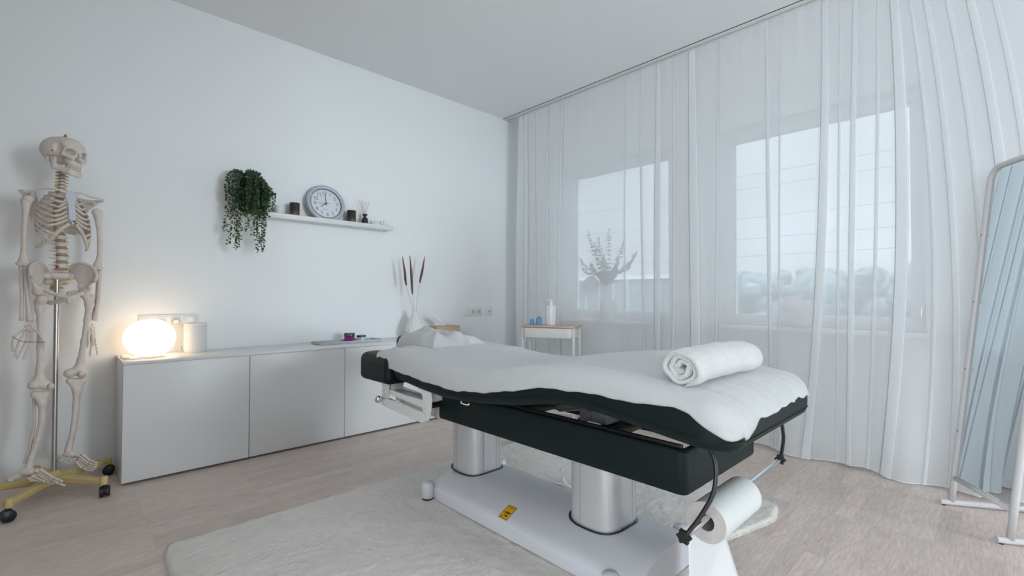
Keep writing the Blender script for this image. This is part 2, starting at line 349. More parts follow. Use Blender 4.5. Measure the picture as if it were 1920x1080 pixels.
# sheer curtain: one long cloth with overlapping folds
def curtain():
    # folds: y_top, y_mid(z~1.2), y_bot, half width, depth
    F = [(3.34, 3.33, 3.36, .045, .03), (3.215, 3.2, 3.2, .02, .02), (3.04, 3.05, 3.04, .02, .02), (2.86, 2.90, 2.9, .03, .02), (2.17, 2.175, 2.18, .010, .012),
         (2.03, 2.01, 1.99, .012, .012), (1.87, 1.882, 1.88, .035, .03), (1.74, 1.74, 1.75, .018, .02), (1.60, 1.585, 1.57, .045, .035), (1.40, 1.42, 1.44, .012, .015),
         (1.075, 1.07, 1.06, .017, .018), (.99, 1.01, 1.02, .008, .01), (.745, .78, .86, .032, .035), (.66, .685, .70, .010, .01), (.59, .62, .64, .022, .02),
         (.48, .505, .55, .010, .012), (.415, .395, .47, .034, .03), (.35, .255, .30, .012, .02), (.29, .175, .20, .022, .025), (.21, .075, .10, .016, .02),
         (.134, -.02, .0, .024, .025), (.05, -.11, -.09, .016, .02), (-.1, -.22, -.2, .02, .02), (-.28, -.36, -.35, .03, .02), (-.55, -.6, -.6, .03, .02), (-.8, -.82, -.82, .03, .02)]
    nz = 44; zs = [ZC-.012-(ZC-.02)*(i/(nz-1)) for i in range(nz)]; rows = []
    gath = [(rng.uniform(30, 95), rng.uniform(0, 6.28), rng.uniform(.2, 1)) for _ in range(6)]
    for z in zs:
        k = 1-z/ZC        # 0 top, 1 bottom
        pts = []          # (y, dx)
        def fy(f):
            q = max(0, min(1, z/2.75)); a0, a1, a2 = f[2], f[1], f[0]; return a0*(q-.45)*(q-1)/.45+a1*q*(q-1)/(.45*-.55)+a2*q*(q-.45)/.55
        prev = 3.44+.04*min(1, k*2)
        pts.append((prev+.0, .0))
        for f in F:
            c = fy(f); g = min(1, .35+k*1.6); wd = f[3]*(.55+.45*g)*(1+.15*math.sin(f[0]*17)); d = f[4]*g*.6
            a, b = c+wd, c-wd          # travelling towards -y
            gap = prev-a
            nseg = 26
            for j in range(1, nseg):
                t = j/nseg; pts.append((prev+(a-prev)*t, .007*min(1, k*2+.2)*math.sin(pi*t)*math.sin(c*9+k*1.5)*min(1, gap*6)))
            # overlap: go on to b in front, turn back to a, turn and go to b again behind
            for j in range(13):
                t = j/12; pts.append((a+(b-a)*t, -d*math.sin(pi*t*.5)))
            for j in range(1, 9):
                t = j/8; pts.append((b+(a-b)*.78*t-.004*math.sin(pi*t), -d*(1-.55*t)))
            for j in range(1, 11):
                t = j/10; pts.append((b+(a-b)*.78*(1-t), -d*.45*(1-t)+.006*math.sin(pi*t)))
            prev = b
        pts.append((-1.0, 0))
        row = []
        for y, dx in pts:
            gt = sum(am*math.sin(fr*y+ph) for fr, ph, am in gath)*.0026*math.exp(-k*14)
            wv = .008*math.sin(y*5.1+k*2.2)+.004*math.sin(y*11.3-k*3)
            bil = 0
            if k > .55:       # hem billows out over the floor
                q = ((k-.55)/.45)**2
                bil = -q*(.13*math.exp(-((y-.40)/.13)**2)+.07*math.exp(-((y-.10)/.11)**2)+.07*math.exp(-((y-.95)/.10)**2)+.035*math.exp(-((y-.62)/.05)**2)+.03*math.sin(y*8+1))
            row.append((3.397+dx+wv*min(1, .15+k*1.5)+gt+bil, y, z+(.006*math.sin(y*13) if k > .98 else 0)))
        rows.append(row)
    return rows
m = MB(); rows = curtain(); V = m.grid(rows)
t = thing('sheer_curtain', 'floor-length sheer white voile curtain hanging across the whole window wall', 'curtain', (3.39, .5, 0))
obj('curtain_fabric', m, SHEER, t, smooth=180)
HEM = mat('hem_thread', (.85, .87, .88), .8)
m = MB(); m.tube([Vector(p)+Vector((0, 0, .004)) for p in rows[-1][::2]], .0022, 5); obj('bottom_hem', m, HEM, t, smooth=180)
m = MB(); m.tube([Vector(p)+Vector((0, 0, -.02)) for p in rows[0][::2]], .0018, 5); obj('gathering_tape', m, HEM, t, smooth=180)

# ------------------------------------------------ outside
GROUND = mat('grass_ground', (.20, .24, .22), .9, var=(.6, .3))
LEAF = mat('hazy_tree_leaves', (.16, .21, .22), .8, var=(1.2, .35))  # distance haze put into the leaf colour, paler and bluer
BARK = mat('tree_bark', (.10, .08, .06), .9)
m = MB(); m.box(XW+.6, 160, -120, 150, -3.4, -3.2); tag(obj('ground', m, GROUND, smooth=0), 'grass ground far below outside the windows', kind='structure')
def tree(x, y, r, top, label):
    t = thing('tree', label, 'tree', (x, y, -3.2), 'trees beyond the windows')
    m = MB(); m.tube([(x, y, -3.2), (x+.1, y, -1.5), (x, y+.1, top-r)], [.3, .24, .12], 8); obj('trunk', m, BARK, t)
    m = MB()
    for k in range(90):
        a = rng.uniform(0, 2*pi); rr = r*rng.uniform(.1, .85); zz = rng.uniform(-3.0, top-r*.32)
        q = r*(rng.uniform(.30, .5) if k < 40 else rng.uniform(.16, .3)); m.ell((x+rr*math.cos(a), y+rr*math.sin(a), min(zz, top-q)), (q, q*1.05, q*.85), 9, 6)
    for k in range(14):
        q = r*.2; a = rng.uniform(0, 2*pi); m.ell((x+r*.35*math.cos(a), y+r*.5*math.sin(a), top-q+rng.uniform(-.45, 0)), (q, q, q), 9, 6)
    o = obj('crown', m, LEAF, t, smooth=180)
    n = o.modifiers.new('d', 'DISPLACE'); tx = bpy.data.textures.new('leafy', 'CLOUDS'); tx.noise_scale = .22; n.texture = tx; n.strength = .35; n.texture_coords = 'GLOBAL'
    su = o.modifiers.new('s', 'SUBSURF'); su.levels = 1; su.render_levels = 1
    o.modifiers.move(1, 0)
tl = [(31, 6.0, 'tree seen at the left edge of the wider window'), (31, 8.6, 'tree just right of the window pillar'), (30, 11.5, 'tree behind the window pillar, left of the wider window'),
      (32, 3.4, 'tree seen through the middle of the wider window'), (29, 1.2, 'taller tree right of the middle of the wider window'), (31, -.5, 'tree near the right edge of the wider window'),
      (30, 15, 'tree behind the right edge of the narrower window'), (31, 19, 'tree seen through the middle of the narrower window'), (30, 23.5, 'tree seen at the left edge of the narrower window'),
      (32, 28.5, 'tree left of both windows, behind the wall')]
for x, y, lb in tl:
    tree(x, y, 2.7, 2.62+rng.uniform(-.12, .15)+(.35 if y < 3 else 0)-(.15 if y > 12 else 0), lb)
CAB = mat('power_cable_black', (.10, .11, .12), .6)
for i, (z, lb) in enumerate(((6.9, 'topmost'), (6.3, 'second highest'), (4.9, 'middle'), (3.9, 'second lowest'), (3.05, 'lowest'))):
    m = MB(); m.tube([(24+i*.25, y, z+.0006*(y-8)**2) for y in np.linspace(-22, 40, 24)], .010, 6)
    tag(obj('power_cable', m, CAB), lb+' of the five power cables crossing the sky outside', 'cable', 'power cables outside')
FENCE = mat('fence_grey', (.22, .25, .28), .7)
t = thing('metal_fence', 'grey ribbed barrier with pale top rail outside the narrower window', 'fence', (9, 7, -3.2))
m = MB(); m.box(9, 9.05, 4.4, 12, -3.2, 1.38); obj('fence_panel', m, FENCE, t, smooth=0)
m = MB(); m.box(8.94, 9.08, 4.4, 12, 1.38, 1.47); obj('top_rail', m, FRAME, t, smooth=0)
for y in np.arange(4.5, 12, .38):
    m = MB(); m.box(8.95, 9, y, y+.05, -3.2, 1.38); obj('post', m, mat('fence_post_grey', (.38, .42, .45), .6) if 'fence_post_grey' not in MATS else MATS['fence_post_grey'], t, smooth=0)

# ------------------------------------------------ rug
def rugmat():
    m = mat('shaggy_wool', (.75, .705, .665), .95, var=(9, .05), sheen=.3, spec=.1)
    n = m.node_tree; b = n.nodes['Principled BSDF']; N = lambda t: n.nodes.new('ShaderNode'+t); L = n.links.new
    t = N('TexCoord'); a = N('TexNoise'); a.inputs['Scale'].default_value = 190; a.inputs['Detail'].default_value = 3; a.inputs['Distortion'].default_value = .6
    L(t.outputs['Object'], a.inputs['Vector']); p = N('Bump'); p.inputs['Strength'].default_value = .6; p.inputs['Distance'].default_value = .006
    L(a.outputs[0], p.inputs['Height']); L(p.outputs[0], b.inputs['Normal']); return m
RUG = rugmat()
from mathutils import noise as NZ
def fbm(x, y, z=0, o=4):
    s = 0; a = 1; f = 1
    for _ in range(o): s += a*NZ.noise(Vector((x*f, y*f, z+f*3.1))); a *= .5; f *= 2.1
    return s
def rug():
    x0, x1, y0, y1 = .305, 2.50, .765, 2.30; nx, ny = 300, 210; m = MB(); top = []
    for i in range(nx+1):
        u = i/nx; row = []
        for j in range(ny+1):
            v = j/ny; x = x0+(x1-x0)*u; y = y0+(y1-y0)*v
            # rounded corners and a slightly wavy edge
            ex = .006*NZ.noise(Vector((x*30, 1, 0)))+.012*NZ.noise(Vector((x*4, 5, 0))); ey = .006*NZ.noise(Vector((y*30, 9, 0)))+.012*NZ.noise(Vector((y*4, 7, 0)))
            y += ex*(1 if v > .5 else -1)*abs(2*v-1)**3+(-.045*math.exp(-((x-2.3)/.16)**2)+.03*math.exp(-((x-1.95)/.12)**2))*(1-v)**6; x += ey*(1 if u > .5 else -1)*abs(2*u-1)**3
            dx = min(u, 1-u)*(x1-x0); dy = min(v, 1-v)*(y1-y0); R = .05
            if dx < R and dy < R:
                k = math.hypot(R-dx, R-dy)
                if k > R:
                    q = R/k; nx_ = R-(R-dx)*q; ny_ = R-(R-dy)*q
                    x += (nx_-dx)*(1 if u < .5 else -1); y += (ny_-dy)*(1 if v < .5 else -1); dx = nx_; dy = ny_
            d = min(dx, dy); e = min(1, d/.018); e = math.sqrt(max(0, 1-(1-e)**2))
            h = .004+e*(.017+.0028*fbm(x*26, y*26, 0, 3)+.003*NZ.noise(Vector((x*95, y*95, 0)))+.005*fbm(x*3, y*3, 5, 2))
            inb = 1.29 < x < 1.78 and .8 < y < 1.98
            row.append((x, y, max(.003, min(h, .024) if inb else h)))
        top.append(row)
    m.grid(top)
    ring = [top[0][j] for j in range(ny+1)]+[top[i][ny] for i in range(1, nx+1)]+[top[nx][j] for j in range(ny-1, -1, -1)]+[top[i][0] for i in range(nx-1, 0, -1)]
    m.grid([ring, [(p[0], p[1], .0005) for p in ring]], cv=True)
    # long fibres along the rim
    for k in range(0, len(ring)):
        for q in range(3):
            p = Vector(ring[k]); c = Vector((1.4, 1.53, 0)); o = (p-c); o.z = 0
            nrm = Vector((0, 0, 0))
            if abs(p.x-x0) < .05: nrm.x = -1
            if abs(p.x-x1) < .05: nrm.x = 1
            if abs(p.y-y0) < .07: nrm.y = -1
            if abs(p.y-y1) < .05: nrm.y = 1
            if nrm.length < .5: continue
            nrm.normalize(); s = Vector((nrm.y, -nrm.x, 0))*rng.uniform(-.006, .006)
            a = p-nrm*.012+Vector((0, 0, .010))+s; t_ = p+nrm*rng.uniform(.002, .010)+s*1.6+Vector((0, 0, -.001)); w_ = Vector((nrm.y, -nrm.x, 0))*.0022
            t_.z = max(t_.z, .002)
            va, vb, vc = m.v(a-w_), m.v(a+w_), m.v(t_); m.bm.faces.new((va, vb, vc))
    return tag(obj('shaggy_rug', m, RUG, smooth=180, base=(1.4, 1.53, 0)), 'cream shaggy rug lying on the parquet under the massage table', 'rug')
rug()

# ------------------------------------------------ massage table
TY = [.40, .46, .52, .60, .70, .80, .90, 1.0, 1.16, 1.30, 1.46, 1.60, 1.75, 1.90, 2.06, 2.3]
TT = [.715, .722, .732, .750, .767, .777, .777, .772, .754, .724, .700, .697, .705, .716, .728, .715]
BY = [.45, .5, .56, .65, .75, .89, .97, 1.08, 1.22, 1.4, 1.58, 1.67, 1.82, 1.94, 2.06, 2.3]
BB = [.606, .608, .613, .622, .635, .650, .650, .634, .606, .583, .570, .569, .578, .590, .606, .61]
def Tz(y): return float(np.interp(y, TY, TT))
def Bz(y): return float(np.interp(y, BY, BB))
_ty = np.linspace(.40, 2.3, 400); _k = np.ones(31)/31
_tt = np.convolve(np.pad(np.interp(_ty, TY, TT), 15, 'edge'), _k, 'valid'); _bb = np.convolve(np.pad(np.interp(_ty, BY, BB), 15, 'edge'), _k, 'valid')
def Tz(y): return float(np.interp(y, _ty, _tt))
def Bz(y): return float(np.interp(y, _ty, _bb))
MX, MW = 1.52, .352
def xsec(y, off=0.0, n=64, y0=.452, y1=2.058):
    """closed perimeter of the upholstery at station y, starting bottom centre, running to the near side (-x), over the top and back"""
    t, b, w_ = Tz(y), Bz(y), MW
    d = y-y0
    if d < .09:
        q = max(0, min(1, d/.09)); s = math.sqrt(max(0, 1-(1-q)**2)); w_ = MW-.085*(1-s)
        q = max(0, min(1, d/.075)); s = math.sqrt(max(0, 1-(1-q)**2)); mid = b+.055; t = mid+(t-mid)*(.25+.75*s); b = mid-(mid-b)*(.35+.65*min(1, s*1.5))
    d = y1-y
    if 0 <= d < .035:
        s = math.sqrt(max(0, 1-(1-d/.035)**2)); mid = (t+b)/2; t = mid+(t-mid)*(.6+.4*s); b = mid-(mid-b)*(.6+.4*s); w_ -= .02*(1-s)
    h = t-b; r1 = min(.050, h*.48); r2 = min(.028, h*.4); w_ += off; t += off; b -= off; r1 += off
    P = []
    def arc(cx, cz, r, a0, a1, k):
        for i in range(k+1):
            a = a0+(a1-a0)*i/k; P.append((cx+r*math.cos(a), cz+r*math.sin(a)))
    P.append((0, b)); arc(-w_+r2, b+r2, r2, -pi/2, -pi, 5); arc(-w_+r1, t-r1, r1, pi, pi/2, 10)
    for i in range(1, 12): P.append((-w_+r1+(2*w_-2*r1)*i/12, t+.006*math.sin(pi*i/12)))
    arc(w_-r1, t-r1, r1, pi/2, 0, 10); arc(w_-r2, b+r2, r2, 0, -pi/2, 5)
    P = np.array(P); D = np.r_[0, np.cumsum(np.hypot(*np.diff(P, axis=0).T))]
    return P, D
tb = thing('massage_table', 'electric massage table with black padding on a white pillar base, standing on the rug', 'massage table', (1.52, 1.3, .02))
m = MB(); rows = []
for y in list(.452+.09*(1-np.cos(np.linspace(0, pi/2, 10))))+list(np.linspace(.56, 2.02, 60))+list(2.023+.035*np.sin(np.linspace(0, pi/2, 6))):
    P, D = xsec(y); rows.append([(MX+p[0], y, p[1]) for p in P])
V = m.grid(rows, cv=True); m.bm.faces.new(V[0]); m.bm.faces.new(V[-1][::-1])
mt = obj('mattress', m, VINYL, tb, smooth=50)
m = MB()
seam = [(MX+s*(MW+.0005), y, Bz(y)+.03) for s in (-1,) for y in np.linspace(2.02, .56, 60)]+[(MX-MW+.0855*(1-math.cos(a)), .452+.09*(1-math.sin(a)), Bz(.5)+.028) for a in np.linspace(.1, pi/2, 8)]
seam += [(x, .4525, Bz(.46)+.026) for x in np.linspace(MX-.25, MX+.25, 8)]+[(MX+MW-.0855*(1-math.cos(a)), .452+.09*(1-math.sin(a)), Bz(.5)+.028) for a in np.linspace(pi/2, .1, 8)]+[(MX+MW, y, Bz(y)+.03) for y in np.linspace(.56, 2.02, 60)]
m.tube(seam, .0018, 5); obj('seam', m, VINYL, mt, smooth=180)
# frame
m = MB(); fx0, fx1, fy0, fy1, fz0, fz1 = 1.255, 1.79, .612, 1.80, .443, .570
def rr(x0, x1, y0, y1, r, z, k=6):
    out = []
    for cx, cy, a0 in ((x1-r, y1-r, 0), (x0+r, y1-r, pi/2), (x0+r, y0+r, pi), (x1-r, y0+r, 1.5*pi)):
        for i in range(k+1): a = a0+pi/2*i/k; out.append((cx+r*math.cos(a), cy+r*math.sin(a), z))
    return out
R_ = [rr(fx0+.012, fx1-.012, fy0+.012, fy1-.012, .02, fz0), rr(fx0+.003, fx1-.003, fy0+.003, fy1-.003, .022, fz0+.003), rr(fx0, fx1, fy0, fy1, .024, fz0+.012), rr(fx0, fx1, fy0, fy1, .024, fz1-.006), rr(fx0+.005, fx1-.005, fy0+.005, fy1-.005, .02, fz1),
      rr(fx0+.02, fx1-.02, fy0+.02, fy1-.02, .01, fz1), rr(fx0+.02, fx1-.02, fy0+.02, fy1-.02, .01, fz0)]
m.grid(R_+[R_[0]], cv=True); fr = obj('side_skirt', m, VINYL, tb, smooth=40)
for sx in (1.277, 1.755):
    m = MB(); m.box(sx, sx+.014, .635, 1.78, .555, .5785, .002); obj('rail', m, DMETAL, tb)
for yy in (.95, 1.38, 1.68):
    m = MB(); m.box(1.30, 1.745, yy, yy+.05, .50, .545, .004); obj('cross_member', m, DMETAL, tb)
m = MB(); m.tube([(1.40, 1.19, .585), (1.62, 1.13, .575)], .030, 18); m.tube([(1.392, 1.192, .585), (1.40, 1.19, .585)], .018, 14); ac = obj('actuator', m, mat('motor_grey', (.10, .105, .11), .4), tb)
m = MB(); m.tube([(1.388, 1.193, .585), (1.40, 1.19, .585)], .009, 12); obj('pivot_pin', m, STEEL, ac)
m = MB(); m.tube([(1.37, 1.05, .575), (1.60, .98, .585)], .026, 16); m.box(1.38, 1.46, .96, 1.08, .55, .60, .006); obj('actuator', m, MATS['motor_grey'], tb)
m = MB(); m.tube([(1.44, .90, .60), (1.72, .86, .60)], .008, 10); obj('lift_rod', m, CHROME, tb)
for k in range(4):
    m = MB(); m.tube(spl([(1.50+.01*k, 1.02, .60+.004*k), (1.53, .96, .612-.004*k), (1.50-.01*k, .92, .60), (1.56, .86, .575+.006*k), (1.6, .84, .55)], 20), .0032, 6); obj('cable', m, BLACK, tb, smooth=180)
m = MB(); m.box(1.36, 1.70, 1.52, 1.95, .556, .568, .003); obj('support_plate', m, DMETAL, tb)
m = MB(); m.tube(spl([(1.166, 1.505, .580), (1.163, 1.50, .574), (1.163, 1.46, .5735), (1.166, 1.455, .580)], 14), .0025, 8); obj('towel_hook', m, BRACKET, tb, smooth=180)
# columns
def colsec(cx, cy, hx, hy, grow=0):
    out = []
    for i in range(48):
        a = 2*pi*i/48; c, s = math.cos(a), math.sin(a)
        # flat ends towards +-y, bowed sides towards +-x
        x = c; y = s
        k = 1/max(abs(x)**3+abs(y)**3, 1e-6)**(1/3) if True else 1
        X = x*k; Y = y*k
        X = math.copysign(min(abs(X), .80+.20*math.sqrt(max(0, 1-Y*Y))), X)
        out.append((cx+X*(hx+grow), cy+Y*(hy+grow)))
    return out
ALU = mat('anodised_aluminium', (.66, .66, .67), .32, metal=.55)
BXC, BHW = 1.535, .225
def bz(x): 
    q = min(1, abs(x-BXC)/BHW); return .086+.062*(1-q**2.2)
for cy in (1.085, 1.85):
    m = MB(); sec = colsec(1.535, cy, .105, .112); rws = []
    for z in (.12, .443): rws.append([(x, y, z) for x, y in sec])
    V = m.grid(rws, cv=True); m.bm.faces.new(V[1]); c = obj('lift_column', m, ALU, tb, smooth=30)
    m = MB()
    for dx in (-.052, .03, .055): m.box(1.535+dx-.0007, 1.535+dx+.0007, cy-.1135, cy-.1105, .13, .443)
    for dy in (.03,): m.box(1.4290, 1.4308, cy+dy-.0005, cy+dy+.0005, .13, .443)
    obj('groove_trim', m, mat('dark_seam', (.36, .36, .37), .5) if 'dark_seam' not in MATS else MATS['dark_seam'], c, smooth=0)
    m = MB(); m.tube([(x, y, bz(x)+.0015) for x, y in colsec(1.535, cy, .105, .112, .0055)], .005, 6, closed=True, flat=.6); obj('gasket', m, BLACK, tb, smooth=180)
# base shell
m = MB(); rws = []
by0, by1 = .80, 1.965
for i in range(41):
    t = i/40; y = by0+(by1-by0)*t
    endk = 1
    dd = min(y-by0, by1-y); s = math.sqrt(max(0, 1-(1-min(1, dd/.012))**2))
    far = max(0, (y-1.80)/(by1-1.80)); row = []
    prof = [(-1, .028), (-1.005, .04), (-1.0, .074), (-.985, .083), (-.96, .088)]+[(q, None) for q in np.linspace(-.93, .93, 31)]+[(.96, .088), (.985, .083), (1.0, .074), (1.005, .04), (1, .028)]
    for q, z in prof:
        x = BXC+q*(BHW-.010*(1-s)-.03*far**3); zz = bz(BXC+q*BHW) if z is None else z
        zz = .028+(zz-.028)*((.955+.045*s)-.16*far**2*(1 if z is None or z > .05 else 0)); row.append((x, y, zz))
    rws.append(row)
V = m.grid(rws, cv=True); m.bm.faces.new(V[0]); m.bm.faces.new(V[-1][::-1]); bs = obj('base_shell', m, TABLEW, tb, smooth=45)
for x, y in ((1.300, 1.938), (1.300, .892), (1.770, .885), (1.770, 1.93)):
    m = MB(); m.lathe([(.026, .028), (.030, .032), (.030, .085), (.027, .098), (.020, .104), (0, .106)], (x, y, 0), 24); nb = obj('corner_foot', m, TABLEW, tb, smooth=50)
    m = MB(); m.lathe([(.027, .021), (.027, .029)], (x, y, 0), 20); obj('rubber_pad', m, BLACK, nb)
m = MB(); m.box(BXC-.17, BXC+.17, .84, 1.92, .022, .030); obj('underside_plate', m, BLACK, tb)
m = MB(); m.ell((1.665, .7995, .075), (.003, .002, .009), 8, 6); obj('screw_cap', m, PLAST, tb, smooth=180)
# stickers
YEL = mat('warning_yellow', (.78, .42, .01), .45); INK = mat('warning_ink', (.012, .012, .01), .5); RED = mat('warning_red', (.55, .12, .01), .5)
def patch(mb, P, x0, x1, y0, y1, dz, k=4):
    # P maps sticker coords (u across x, v along y) in metres to the base surface
    mb.grid([[(x0+(x1-x0)*i/k, y0+(y1-y0)*j/k, bz(x0+(x1-x0)*i/k)+dz) for j in range(k+1)] for i in range(k+1)])
def sticker(cx, cy, flip):
    m = MB(); patch(m, 0, cx-.032, cx+.032, cy-.026, cy+.026, .0008); s = obj('warning_sticker', m, YEL, tb, smooth=0)
    s['label'] = 'yellow warning sticker with black pictogram'
    m = MB(); b = .0018
    for q in ((-.030, .030, -.024, -.024+b), (-.030, .030, .024-b, .024), (-.030, -.030+b, -.024, .024), (.030-b, .030, -.024, .024)): patch(m, 0, cx+q[0], cx+q[1], cy+q[2], cy+q[3], .0012)
    # little table-shaped pictogram with a squeezed figure
    for q in ((-.020, -.017, -.016, .004), (-.018, -.003, -.0085, -.0045), (-.005, .000, -.018, .010), (-.012, -.008, .002, .009), (-.024, -.020, .008, .014), (.006, .009, .006, .009), (-.008, -.004, .014, .018)):
        patch(m, 0, cx+q[0], cx+q[1], cy+q[2], cy+q[3], .0013)
    obj('pictogram', m, INK, s, smooth=0)
    m = MB()
    for k in range(9): patch(m, 0, cx+.018, cx+.025, cy-.019+k*.0044, cy-.0162+k*.0044, .0013)
    patch(m, 0, cx+.006, cx+.010, cy-.006, cy-.002, .0013); obj('warning_text', m, RED, s, smooth=0)
sticker(1.350, 1.427, 0); sticker(1.715, 1.447, 1)
# spiral control cable
m = MB(); path = spl([(1.585, 1.36, .445), (1.592, 1.352, .36), (1.60, 1.345, .27), (1.603, 1.338, .20), (1.618, 1.31, .172), (1.65, 1.27, .160), (1.68, 1.20, .150)], 260); pts = []
for i, p in enumerate(path):
    a = i*2.2; pts.append(p+Vector((math.cos(a)*.0052, math.sin(a)*.0052, 0 if i < 170 else math.sin(a)*.004)))
m.tube(pts, .0024, 5); obj('spiral_cable', m, PLAST, tb, smooth=180)
# head end: arm pad, head cushion, linkage
def cushion(x0, x1, y0, y1, z0, z1, r, nm, par, crown=.01):
    def f(X, Y, Z):
        qx = np.abs(X-(x0+x1)/2)-((x1-x0)/2-r); qy = np.abs(Y-(y0+y1)/2)-((y1-y0)/2-r); zz = Z-crown*(1-((X-(x0+x1)/2)/((x1-x0)/2))**2)*np.where(Z > (z0+z1)/2, 1, 0)
        qz = np.abs(zz-(z0+z1)/2)-((z1-z0)/2-r)
        return np.sqrt(np.maximum(qx, 0)**2+np.maximum(qy, 0)**2+np.maximum(qz, 0)**2)+np.minimum(np.maximum(np.maximum(qx, qy), qz), 0)-r
    return sdf_obj(nm, f, (x0-.01, y0-.01, z0-.01), (x1+.01, y1+.01, z1+.025), .007, VINYL, par)
cushion(1.148, 1.305, 2.068, 2.365, .565, .700, .03, 'arm_pad', tb)
cushion(1.388, 1.70, 2.085, 2.42, .640, .775, .035, 'head_cushion', tb)
cushion(1.745, 1.89, 2.068, 2.365, .565, .700, .03, 'arm_pad', tb)
def plate(poly, x, th): 
    m = MB(); m.prism([(x, y, z) for y, z in poly], (th, 0, 0)); bmesh.ops.bevel(m.bm, geom=m.bm.edges[:], offset=.0015, segments=1, affect='EDGES'); return m
for x in (1.185, 1.262):
    obj('link_plate', plate([(2.185, .568), (2.180, .53), (2.184, .49), (2.178, .465), (2.150, .455), (2.128, .470), (2.120, .50), (2.112, .568)], x, .006), BRACKET, tb)
    obj('link_plate', plate([(1.845, .585), (1.810, .545), (1.806, .50), (1.822, .452), (1.795, .436), (1.765, .452), (1.748, .50), (1.742, .545), (1.750, .585)], x, .006), BRACKET, tb)
    obj('link_bar', plate([(2.165, .540), (2.160, .514), (1.79, .492), (1.785, .520)], x+.008, .006), BRACKET, tb)
    obj('link_bar', plate([(2.182, .482), (2.170, .452), (2.12, .448), (1.80, .432), (1.775, .450), (1.80, .478), (2.10, .492)], x-.007 if x < 1.2 else x+.014, .006), BRACKET, tb)
m = MB(); m.box(1.195, 1.262, 1.80, 2.13, .523, .529, .001); obj('link_web', m, BRACKET, tb)
for q in ((2.115, 2.135, .568), (1.76, 1.775, .58)):
    m = MB(); m.box(1.20, 1.262, q[0], q[1], .53, q[2], .002); obj('link_web', m, BRACKET, tb)
for y, z in ((2.152, .520), (2.150, .474), (1.790, .508), (1.790, .452)):
    for x0, x1 in ((1.172, 1.185), (1.268, 1.282)):
        m = MB(); m.tube([(x0, y, z), (x1, y, z)], .009, 14); obj('bolt', m, BRACKET, tb)
m = MB(); m.ell((1.160, 2.172, .484), (.019, .019, .019), 18, 12); kb = obj('clamp_knob', m, CHROME, tb, smooth=180)
m = MB(); m.tube([(1.165, 2.168, .484), (1.20, 2.12, .478), (1.235, 2.09, .476)], .0055, 10); m.tube([(1.19, 2.135, .48), (1.205, 2.115, .478)], .011, 12); obj('clamp_stem', m, CHROME, kb)
m = MB(); m.box(1.43, 1.66, 1.96, 1.99, .46, .60, .003); m.box(1.46, 1.63, 1.96, 2.25, .600, .64, .004); m.box(1.46, 1.63, 1.78, 1.97, .46, .48, .003); obj('head_bracket', m, DMETAL, tb)
for x in (1.80, 1.85):
    obj('link_bar', plate([(2.18, .565), (2.17, .53), (1.79, .50), (1.77, .56), (1.80, .565), (2.10, .57)], x, .006), BRACKET, tb)
m = MB(); m.box(1.19, 1.80, 1.765, 1.798, .500, .520, .003); obj('arm_crossbar', m, DMETAL, tb)

# paper roll holder (bar on two bowed rods) belongs to the table, the roll is lifted off it
ZB = .368
m = MB(); m.tube([(1.205, .588, ZB), (2.025, .606, ZB)], .0085, 14); hb = obj('roll_bar', m, CHROME, tb)
for P in ([(1.330, .60, .600), (1.322, .560, .545), (1.300, .553, .47), (1.258, .570, .41), (1.208, .588, ZB)], [(1.845, .62, .610), (1.905, .575, .57), (1.965, .575, .49), (2.005, .59, .42), (2.022, .606, ZB)]):
    m = MB(); m.tube(spl(P, 26), .0062, 10); obj('bowed_rod', m, BLACK, tb, smooth=180)
for x, y, s in ((1.196, .588, -1), (2.034, .606, 1)):
    m = MB(); pr = []
    for i in range(60):
        a = 2*pi*i/60; r = .0165+.0042*math.cos(6*a); pr.append((x-.007, y+r*math.cos(a), ZB+r*math.sin(a)))
    m.prism(pr, (.014, 0, 0)); bmesh.ops.bevel(m.bm, geom=[e for e in m.bm.edges if abs(e.verts[0].co.x-e.verts[1].co.x) < 1e-6], offset=.002, segments=2, affect='EDGES'); obj('star_knob', m, BLACK, tb, smooth=60)
PAPER = mat('crepe_paper', (.68, .69, .69), .9, bump=(220, .5), spec=.1, bumpdist=.0012); CORE = mat('cardboard_core', (.33, .30, .28), .8); PEND = mat('paper_roll_end', (.58, .54, .52), .9, var=(60, .05))
rl = thing('paper_roll', 'roll of white couch paper hanging on the chrome bar with a loose end', 'paper roll', (1.485, .60, .35))
def ring(m, x0, x1, ro, ri, cy, cz, seg=48):
    A = lambda x, r: [(x, cy+r*math.cos(2*pi*k/seg), cz+r*math.sin(2*pi*k/seg)) for k in range(seg)]
    m.grid([A(x0, ro), A(x1, ro)], cv=True); m.grid([A(x0, ri), A(x1, ri)], cv=True)
    return A
RY, RZ, RR = .597, .352, .058
m = MB(); A = ring(m, 1.348, 1.625, RR, .0245, RY, RZ); obj('paper_body', m, PAPER, rl, smooth=60)
for xe in (1.348, 1.625):
    m = MB(); m.grid([A(xe, RR), A(xe, .0245)], cv=True); obj('roll_end', m, PEND, rl, smooth=60)
m = MB(); A = ring(m, 1.349, 1.624, .0247, .0232, RY, RZ); m.grid([A(1.349, .0247), A(1.349, .0232)], cv=True); obj('core_tube', m, CORE, rl, smooth=60)
m = MB(); rws = []
for i in range(26):
    t = i/25; row = []
    for j in range(19):
        u = j/18; x = 1.350+.272*u; z = RZ+.02-t*(RZ+.02-.034)
        y = RY+RR+.001-.004*math.sin(t*3)-.006*t*math.sin(u*3+1); cr = (.185*u+.02)-(z-.0); cr = max(0, cr); y -= cr*.35; x += .02*t*t*u-.01*t*u
        row.append((x, y, z))
    rws.append(row)
m.grid(rws); o = obj('loose_sheet', m, PAPER, rl, smooth=180); o.modifiers.new('th', 'SOLIDIFY').thickness = .0006

